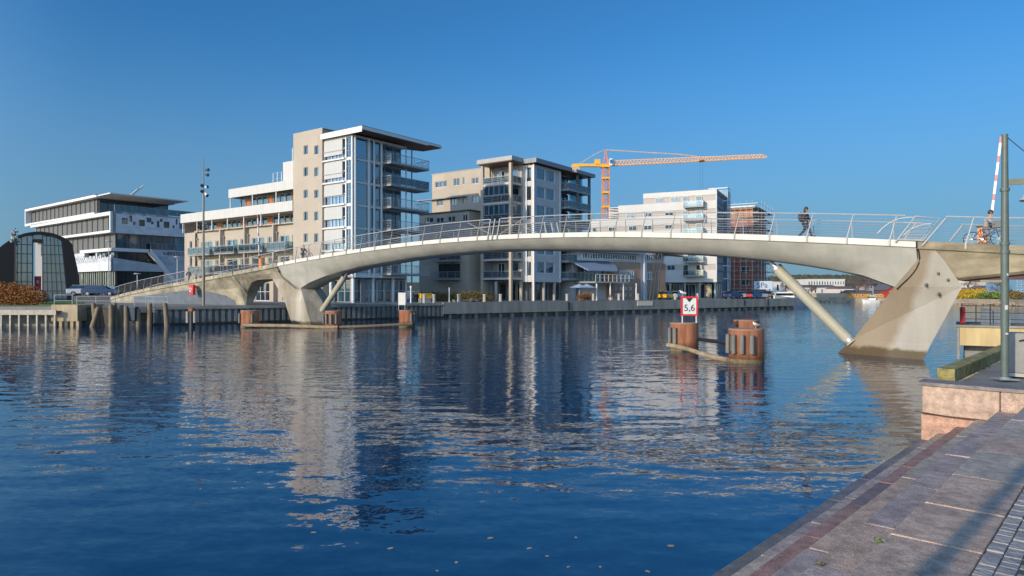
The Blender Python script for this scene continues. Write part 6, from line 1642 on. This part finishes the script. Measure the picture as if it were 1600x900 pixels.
# ------------------------------------------------------------------ right bank : lamp, cabinet, jetty
def quay_lamp(loc, rot, lab):
    t = thing('quay_lamp', lab, 'lamp post', loc, rot, 'green grey lamp posts on the near quay'); G = mat('green grey paint', (.10, .125, .105), .5, var=.15)
    ht = 5.45
    m = MB(); m.cyl((0, 0, 0), (0, 0, 3.0), .078, .078, 16); m.cyl((0, 0, 3.0), (0, 0, ht), .078, .060, 16); m.build('pole', G, t, smooth=True)
    m = MB(); m.box(-.2, .2, -.2, .2, 0, .02); m.cyl((0, 0, .02), (0, 0, .05), .12, .10, 14); m.build('base_plate', M_GALV, t)
    m = MB()
    for z in (3.02, 4.22, 2.83): m.cyl((0, 0, z - .035), (0, 0, z + .035), .095, .095, 14)
    m.build('collar', G, t)
    m = MB(); m.bar((.05, 0, 4.38), (1.5, 0, 4.46), .05, .13); m.cyl((.92, 0, 4.5), (.92, 0, 4.54), .05); m.build('arm', mat('weathered arm', (.22, .22, .15), .6), t)
    m = MB(); m.cyl((.03, 0, ht - .05), (1.0, 0, 4.5), .010, .010, 5); m.build('stay_cable', M_DARKM, t)
    m = MB(); x = .62
    m.cyl((x, 0, 4.36), (x, 0, 4.26), .06, .08, 16); m.cyl((x, 0, 4.26), (x, 0, 3.98), .10, .30, 24); m.build('lamp_shade', mat('grey lamp shade', (.45, .45, .43), .4), t, smooth=True)
    m = MB(); m.cyl((x, 0, 3.985), (x, 0, 3.96), .27, .27, 20); m.build('lamp_glass', G_WIN, t)
    m = MB(); m.box(-.0, 1.4, -.02, .02, 2.80, 2.88); m.box(-.5, 0, -.02, .02, 2.16, 2.21); m.build('bracket', mat('lichen bracket', (.30, .27, .18), .8), t)
    m = MB()
    for z, h_, a_ in ((1.55, .10, -2.0), (2.3, .06, -1.6), (1.0, .04, -1.9)): m.loft([[(.0795 * math.cos(a_ + k * .2), .0795 * math.sin(a_ + k * .2), zz_) for k in range(5)] for zz_ in (z, z + h_)], cap=False, closed=False)
    m.build('sticker', mat('worn sticker', (.55, .52, .50), .6, var=.4, scale=20), t)
    return t
q = P(1570, 455, 15.2); QL = quay_lamp((q.x, q.y, 1.24), R(-8), 'green grey lamp post with bell shade, standing at the right edge of the picture')
p_ = UV(-1.62, -3.5, .99); copy_thing(QL, (p_.x, p_.y, .985), R(-60), 'green grey lamp post on the coping behind the camera')
p_ = UV(-2.9, 27, 1.19)
q = P(1598, 455, 15.6); t = thing('electric_cabinet', 'grey steel electrical cabinet cut by the right edge of the picture', 'cabinet', (q.x + .3, q.y, 1.24), R(-38)); 
m = MB(); m.box(-.6, .6, -.2, .35, .08, 1.0); m.build('housing', mat('cabinet grey', (.20, .20, .19), .5, metal=.2), t, bevel=.015)
m = MB(); m.box(-.62, .62, -.22, .37, .0, .08); m.build('plinth', M_CONC, t)
m = MB(); m.box(-.02, .0, -.21, -.201, .12, .96); m.build('door_seam', M_BLACK, t)
m = MB(); m.tube([(-.3, -.215, .82), (-.2, -.23, .85), (-.1, -.225, .80)], .02, 6); m.build('handle', M_BLACK, t)
q = P(1578, 455, 16.4); m = MB(); m.box(-.07, .07, -.07, .07, 0, .62); m.box(-.09, .09, -.09, .09, .62, .66); tag(m.build('stub_post', mat('cream paint', (.55, .50, .40), .7), loc=(q.x, q.y, 1.24)), 'short cream post between the lamp post and the grey cabinet', 'post')
# jetty
c = P(1495, 455, 32.2); JR = -R(33); t = thing('concrete_jetty', 'yellowish concrete jetty with black railings reaching out behind the lamp post', 'jetty', (c.x, c.y, 0), JR)
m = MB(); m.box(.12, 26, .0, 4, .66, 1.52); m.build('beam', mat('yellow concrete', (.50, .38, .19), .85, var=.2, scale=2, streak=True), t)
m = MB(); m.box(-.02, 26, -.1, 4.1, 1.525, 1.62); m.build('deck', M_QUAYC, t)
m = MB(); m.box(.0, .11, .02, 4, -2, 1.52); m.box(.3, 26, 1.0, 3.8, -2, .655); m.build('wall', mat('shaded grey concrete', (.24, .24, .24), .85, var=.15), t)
m = MB(); m.box(2.4, 5.0, .1, .5, -.3, .28); m.build('timber_fender', M_TIMBER, t)
x = .2; k = 0
while x < 14:
    m = MB(); m.cyl((x, .1, 1.62), (x, .1, 2.62), .022, .022, 6); m.build('rail_post', M_BLACK, t); x += .55 if k < 3 else 1.35; k += 1
for z in (1.9, 2.2, 2.52):
    m = MB(); m.cyl((.2, .1, z), (14, .1, z), .015, .015, 5); m.build('rail', M_BLACK, t)
m = MB(); m.box(.12, .34, .35, .6, 1.66, 2.45); tag(m.build('lifebuoy_stand', M_RED, loc=(c.x, c.y, 0), rotz=JR, bevel=.06), 'red lifebuoy stand on the near end of the concrete jetty', 'lifebuoy')
for x0, w, lb in ((.95, 1.15, 'left grey ribbed gangway panel on the jetty'), (2.75, .9, 'right grey ribbed gangway panel, behind the lamp post')):
    m = MB(); m.loft([[(0, 0, 1.62), (w, 0, 1.62), (w, 0, 2.05), (0, 0, 2.5)], [(0, .18, 1.62), (w, .18, 1.62), (w, .18, 2.05), (0, .18, 2.5)]])
    for k in range(8): m.box(w * k / 8, w * k / 8 + .04, -.05, -.001, 1.63, 2.48 - .45 * k / 8)
    o_ = Vector((c.x, c.y, 0)) + Matrix.Rotation(JR, 3, 'Z') @ Vector((x0, .75, 0))
    tag(m.build('gangway_panel', mat('blue grey metal', (.13, .16, .21), .6), loc=o_, rotz=JR), lb, 'gangway')

# ------------------------------------------------------------------ people
def skin(name, verts, edges, m_, parent, sub=2, root=0):
    me = bpy.data.meshes.new(name); me.from_pydata([v[:3] for v in verts], edges, []); me.materials.append(m_)
    o = bpy.data.objects.new(name, me); COL.objects.link(o); o.parent = parent
    md = o.modifiers.new('skin', 'SKIN'); md.use_smooth_shade = True
    sl = me.skin_vertices[0].data
    for i, v in enumerate(verts): sl[i].radius = (v[3], v[4] if len(v) > 4 else v[3]); sl[i].use_root = (i == root)
    s = o.modifiers.new('sub', 'SUBSURF'); s.levels = sub; s.render_levels = sub
    return o
SK = mat('skin', (.45, .27, .19), .6, var=.05)
def person(lab, loc, rot, J, cols, hair, pack=None):
    """J: joint dict in local metres, x = facing direction. body = one continuous mesh, clothes and hair children"""
    t = thing('person', lab, 'person', loc, rot)
    o = ['pel', 'wai', 'che', 'nec', 'hea', 'top', 'hl', 'kl', 'al', 'tl', 'hr', 'kr', 'ar', 'tr', 'sl', 'el', 'wl', 'fl', 'sr', 'er', 'wr', 'fr']
    rad = dict(pel=.12, wai=.105, che=.125, nec=.05, hea=.095, top=.07, hl=.085, kl=.058, al=.04, tl=.035, hr=.085, kr=.058, ar=.04, tr=.035, sl=.06, el=.042, wl=.03, fl=.035, sr=.06, er=.042, wr=.03, fr=.035)
    ed = [('pel','wai'),('wai','che'),('che','nec'),('nec','hea'),('hea','top'),('pel','hl'),('hl','kl'),('kl','al'),('al','tl'),('pel','hr'),('hr','kr'),('kr','ar'),('ar','tr'),('che','sl'),('sl','el'),('el','wl'),('wl','fl'),('che','sr'),('sr','er'),('er','wr'),('wr','fr')]
    def sub_(keys, grow, name, m_):
        ks = [k for k in o if k in keys]; ix = {k: i for i, k in enumerate(ks)}
        return skin(name, [(*J[k], rad[k] + grow) for k in ks], [(ix[a], ix[c_]) for a, c_ in ed if a in ix and c_ in ix], m_, t)
    body = skin('body', [(*J[k], rad[k]) for k in o], [(o.index(a), o.index(c_)) for a, c_ in ed], SK, t)
    sub_(('pel','wai','che','sl','el','wl','sr','er','wr'), .028, 'jacket', cols[0])
    sub_(('pel','hl','kl','al','hr','kr','ar'), .020, 'trousers', cols[1])
    m = MB()
    for a, c_ in (('al', 'tl'), ('ar', 'tr')): m.tube([Vector(J[a]) + Vector((-.05, 0, -.02)), Vector(J[a]).lerp(Vector(J[c_]), .5), Vector(J[c_]) + Vector((.04, 0, 0))], [.055, .055, .04], 8)
    m.build('shoe', M_BLACK, t, smooth=True)
    h = J['hea']; m = MB(); m.ball((h[0] - .03, h[1], h[2] + .045), .115, .105, .12, 12, 8)
    if hair[1]: m.ball((h[0] - .07, h[1], h[2] - .04), .09, .105, .15, 10, 7)
    m.build('hair', hair[0], t, smooth=True)
    m = MB(); m.ball((h[0] + .105, h[1], h[2] - .005), .02, .015, .03, 6, 4); m.ball((h[0] - .01, h[1] - .1, h[2]), .02, .012, .03, 6, 4); m.ball((h[0] - .01, h[1] + .1, h[2]), .02, .012, .03, 6, 4); m.build('face', SK, body)
    return t
toR = math.atan2(-BD.y, -BD.x)
J = dict(pel=(0,0,.88), wai=(.01,0,1.03), che=(.03,0,1.24), nec=(.05,0,1.42), hea=(.08,0,1.56), top=(.08,0,1.64), hl=(.0,.09,.84), kl=(-.06,.09,.47), al=(-.36,.09,.16), tl=(-.25,.09,.05), hr=(0,-.09,.84), kr=(.24,-.09,.50), ar=(.36,-.09,.12), tr=(.52,-.09,.10),
         sl=(.03,.19,1.34), el=(.12,.23,1.10), wl=(.26,.18,.95), fl=(.32,.16,.93), sr=(.03,-.19,1.34), er=(-.05,-.24,1.08), wr=(.08,-.22,.90), fr=(.13,-.21,.84))
DK = mat('charcoal cloth', (.03, .032, .04), .85, var=.2, scale=10); JN = mat('dark jeans', (.035, .04, .06), .85, var=.2, scale=10)
tp = bt(1258, 2.2); pp = BP(tp, 2.2, ztop(tp) - .03)
w1 = person('person with long dark hair, dark jacket and rucksack walking right across the bridge', pp, toR, J, (DK, JN), (mat('brown hair', (.05, .025, .015), .7), True))
tp0 = thing('rucksack', 'dark rucksack on the back of the walking person', 'rucksack', pp, toR); m = MB(); m.ball((-.22, 0, 1.18), .15, .17, .26, 12, 8); m.build('bag', mat('rucksack cloth', (.04, .04, .05), .8), tp0, smooth=True)
m = MB()
for s in (-.13, .13): m.tube([(-.14, s, 1.36), (.0, s, 1.43), (.13, s, 1.32), (.12, s, 1.12), (-.1, s, 1.0)], .018, 6)
m.build('strap', MATS['rucksack cloth'], tp0)
# bicycle
def bicycle(loc, rot, lab, seatc=None):
    t = thing('bicycle', lab, 'bicycle', loc, rot); T = mat('tyre', (.02, .02, .02), .8); Fm = mat('bike frame', (.10, .03, .03), .4)
    for x in (-.52, .52):
        m = MB(); m.tube([(x + .33 * math.cos(i * math.pi / 12), 0, .34 + .33 * math.sin(i * math.pi / 12)) for i in range(25)], .02, 6); w = m.build('wheel', T, t)
        m = MB()
        for k in range(10): a = k * math.pi / 5; m.bar((x, 0, .34), (x + .32 * math.cos(a), 0, .34 + .32 * math.sin(a)), .006, .006)
        m.cyl((x, -.04, .34), (x, .04, .34), .03); m.build('spokes', M_GALV, w)
    m = MB()
    for a, c_ in (((-.52, 0, .34), (-.12, 0, .30)), ((-.12, 0, .30), (-.22, 0, .82)), ((-.52, 0, .34), (-.2, 0, .74)), ((-.12, 0, .3), (.36, 0, .74)), ((-.2, 0, .74), (.36, 0, .80)), ((.34, 0, .92), (.52, 0, .34))): m.cyl(a, c_, .02, .02, 7)
    m.build('frame', Fm, t)
    m = MB(); m.tube([(.22, -.27, .98), (.32, -.2, 1.0), (.36, 0, .97), (.32, .2, 1.0), (.22, .27, .98)], .014, 6); m.cyl((.34, 0, .9), (.36, 0, .98), .015); m.build('handlebar', M_GALV, t)
    m = MB(); m.ball((-.24, 0, .90), .14, .08, .035, 10, 5); m.build('saddle', M_BLACK, t)
    m = MB(); m.cyl((-.12, -.1, .3), (-.12, .1, .3), .06, .06, 10); m.bar((-.12, .1, .3), (.0, .1, .2), .02, .02); m.bar((-.12, -.1, .3), (-.24, -.1, .4), .02, .02); m.build('crank', M_GALV, t)
    return t
tq = bt(1540, 1.6); pq = BP(tq, 1.6, ztop(tq) - .03)
bicycle(pq, toR, 'dark red bicycle wheeled across the bridge by the person in grey')
tq = bt(1540, 2.3); pq = BP(tq, 2.3, ztop(tq) - .03)
J2 = dict(J); J2.update(dict(pel=(-.02,0,.90), che=(.12,0,1.26), wai=(.03,0,1.06), nec=(.17,0,1.43), hea=(.22,0,1.56), top=(.22,0,1.64), el=(.30,.2,1.12), wl=(.44,.2,1.02), fl=(.5,.18,1.0), er=(.30,-.22,1.12), wr=(.42,-.3,1.02), fr=(.47,-.32,1.0), kr=(.14,-.09,.48), ar=(.10,-.09,.10), tr=(.25,-.09,.05), al=(-.25,.09,.10), tl=(-.12,.09,.05)))
sr_ = Vector((0, 0, 0))
person('person in a grey hooded top leaning forward beside the bicycle at the right', pq, toR, J2, (mat('grey hoodie', (.30, .30, .31), .9), mat('grey trousers', (.24, .24, .25), .9)), (mat('short dark hair', (.06, .04, .03), .8), False))
tq = bt(1560, 1.7); pq = BP(tq, 1.7, ztop(tq) + .85); m = MB(); m.box(-.22, .22, -.18, .18, 0, .26); m.box(-.25, .25, -.2, .2, .26, .3); tag(m.build('bicycle_basket', M_DARKM, loc=pq, rotz=toR), 'black basket hanging at the handlebar of the dark red bicycle', 'basket')
# people on the left ramp
tq = bt(295, 2.0); pq = BP(tq, 2.0, ztop(tq) - .03); J3 = dict(J); person('person in a brownish grey coat walking down the left ramp', pq, toR + math.pi, J3, (mat('brown grey coat', (.10, .09, .09), .9), mat('light trousers', (.32, .31, .34), .9)), (MATS['short dark hair'], False))
tq = bt(473, 2.0); pq = BP(tq, 2.0, ztop(tq) - .03); person('person in dark clothes with a bicycle on the left end of the main span', pq, toR, J2, (DK, JN), (MATS['short dark hair'], False))
tq = bt(480, 1.3); pq = BP(tq, 1.3, ztop(tq) - .03); bicycle(pq, toR, 'dark bicycle on the left end of the main span')
# gulls
def gull(loc, rot, lab):
    t = thing('gull', lab, 'gull', loc, rot, 'gulls resting on the mooring structures'); WH = mat('white plumage', (.78, .77, .74), .8)
    b_ = skin('body', [(-.22, 0, .16, .02, .035), (-.10, 0, .17, .055), (.02, 0, .19, .07), (.09, 0, .25, .04), (.12, 0, .30, .038), (.15, 0, .31, .022)], [(i, i + 1) for i in range(5)], WH, t, 2, 2)
    m = MB(); m.ball((-.06, .055, .19), .15, .018, .045, 10, 5); m.ball((-.06, -.055, .19), .15, .018, .045, 10, 5); m.build('wing', mat('grey plumage', (.40, .41, .43), .8), b_, smooth=True)
    m = MB(); m.cyl((.16, 0, .31), (.21, 0, .30), .012, .004, 6); m.build('beak', M_YELLOW, b_)
    for s in (-.025, .025):
        m = MB(); m.cyl((.0, s, 0), (.0, s, .14), .006, .006, 5); m.box(-.01, .04, s - .015, s + .015, 0, .005); m.build('leg', M_YELLOW, b_)
    return t
z_ = 1.51; gull((DB.location.x + .3, DB.location.y - .35, z_), R(200), 'white gull standing on the rim of the drum with four fenders')
gull((DA.location.x - .12, DA.location.y - .1, 1.47 + 1.455), R(150), 'white gull perched on top of the red framed 5,6 sign')
# floating leaves
rl = random.Random(12); lfm = mat('floating leaf', (.42, .33, .18), .7, var=.4, scale=30); base_l = None
for (px, py) in ((490, 832), (541, 825), (610, 857), (683, 892), (713, 879), (766, 841), (827, 857), (855, 869), (900, 840), (938, 886), (888, 886), (1012, 893), (1048, 853)):
    d = H * F / (py - CY); x = (px - CX) / F * d
    if base_l is None:
        m = MB(); m.loft([[(.035 * math.cos(k * .785) * (1 + .3 * (k % 2)), .025 * math.sin(k * .785), z) for k in range(8)] for z in (.0, .001)]); base_l = m.build('floating_leaf', lfm, loc=(x, d, .003)); tag(base_l, 'small pale leaf floating on the dark near water', 'leaf', 'leaves floating on the near water')
    else:
        o = base_l.copy(); COL.objects.link(o); o.location = (x, d, .003); o.scale = (rl.uniform(.6, 1.3),) * 3; o.rotation_euler = (0, 0, rl.uniform(0, 6))
# puddle and tufts on the coping
for k, (px, py, zz_, lb) in enumerate(((1372, 846, .99, 'small bright green weed tuft in a joint of the steps'), (1281, 884, .80, 'orange brown weed tuft between the dark red step slabs'), (1322, 892, .60, 'tiny green weed low on the steps near the picture bottom'))):
    d = (H - zz_) * F / (py - CY); q = P(px, py, d); m = MB(); leaf_mass(m, [((0, 0, .015), (.045, .06, .02))], 45, .010, random.Random(k), 3); tag(m.build('weed_tuft', grn if k != 1 else ochre, loc=(q.x, q.y, zz_)), lb, 'weed', 'weed tufts growing in the stone joints')
# unseen kiosk-shaped block, added behind the camera to throw shade on the cobbles
p_ = UV(-.50, -16, .98); t = thing('shade_block', 'unseen dark timber block added behind the camera to shade the cobbles', 'shadow caster', p_, NQ)
m = MB(); m.box(0, 5, 0, 9.5, 0, 4.2); m.build('wall', M_PILE, t); m = MB(); m.box(-.2, 5.2, -.2, 9.7, 4.2, 4.45); m.build('roof', M_ROOF, t); m = MB(); m.box(1.5, 2.5, 9.5, 9.54, 0, 2.1); m.build('door', M_DARKM, t)
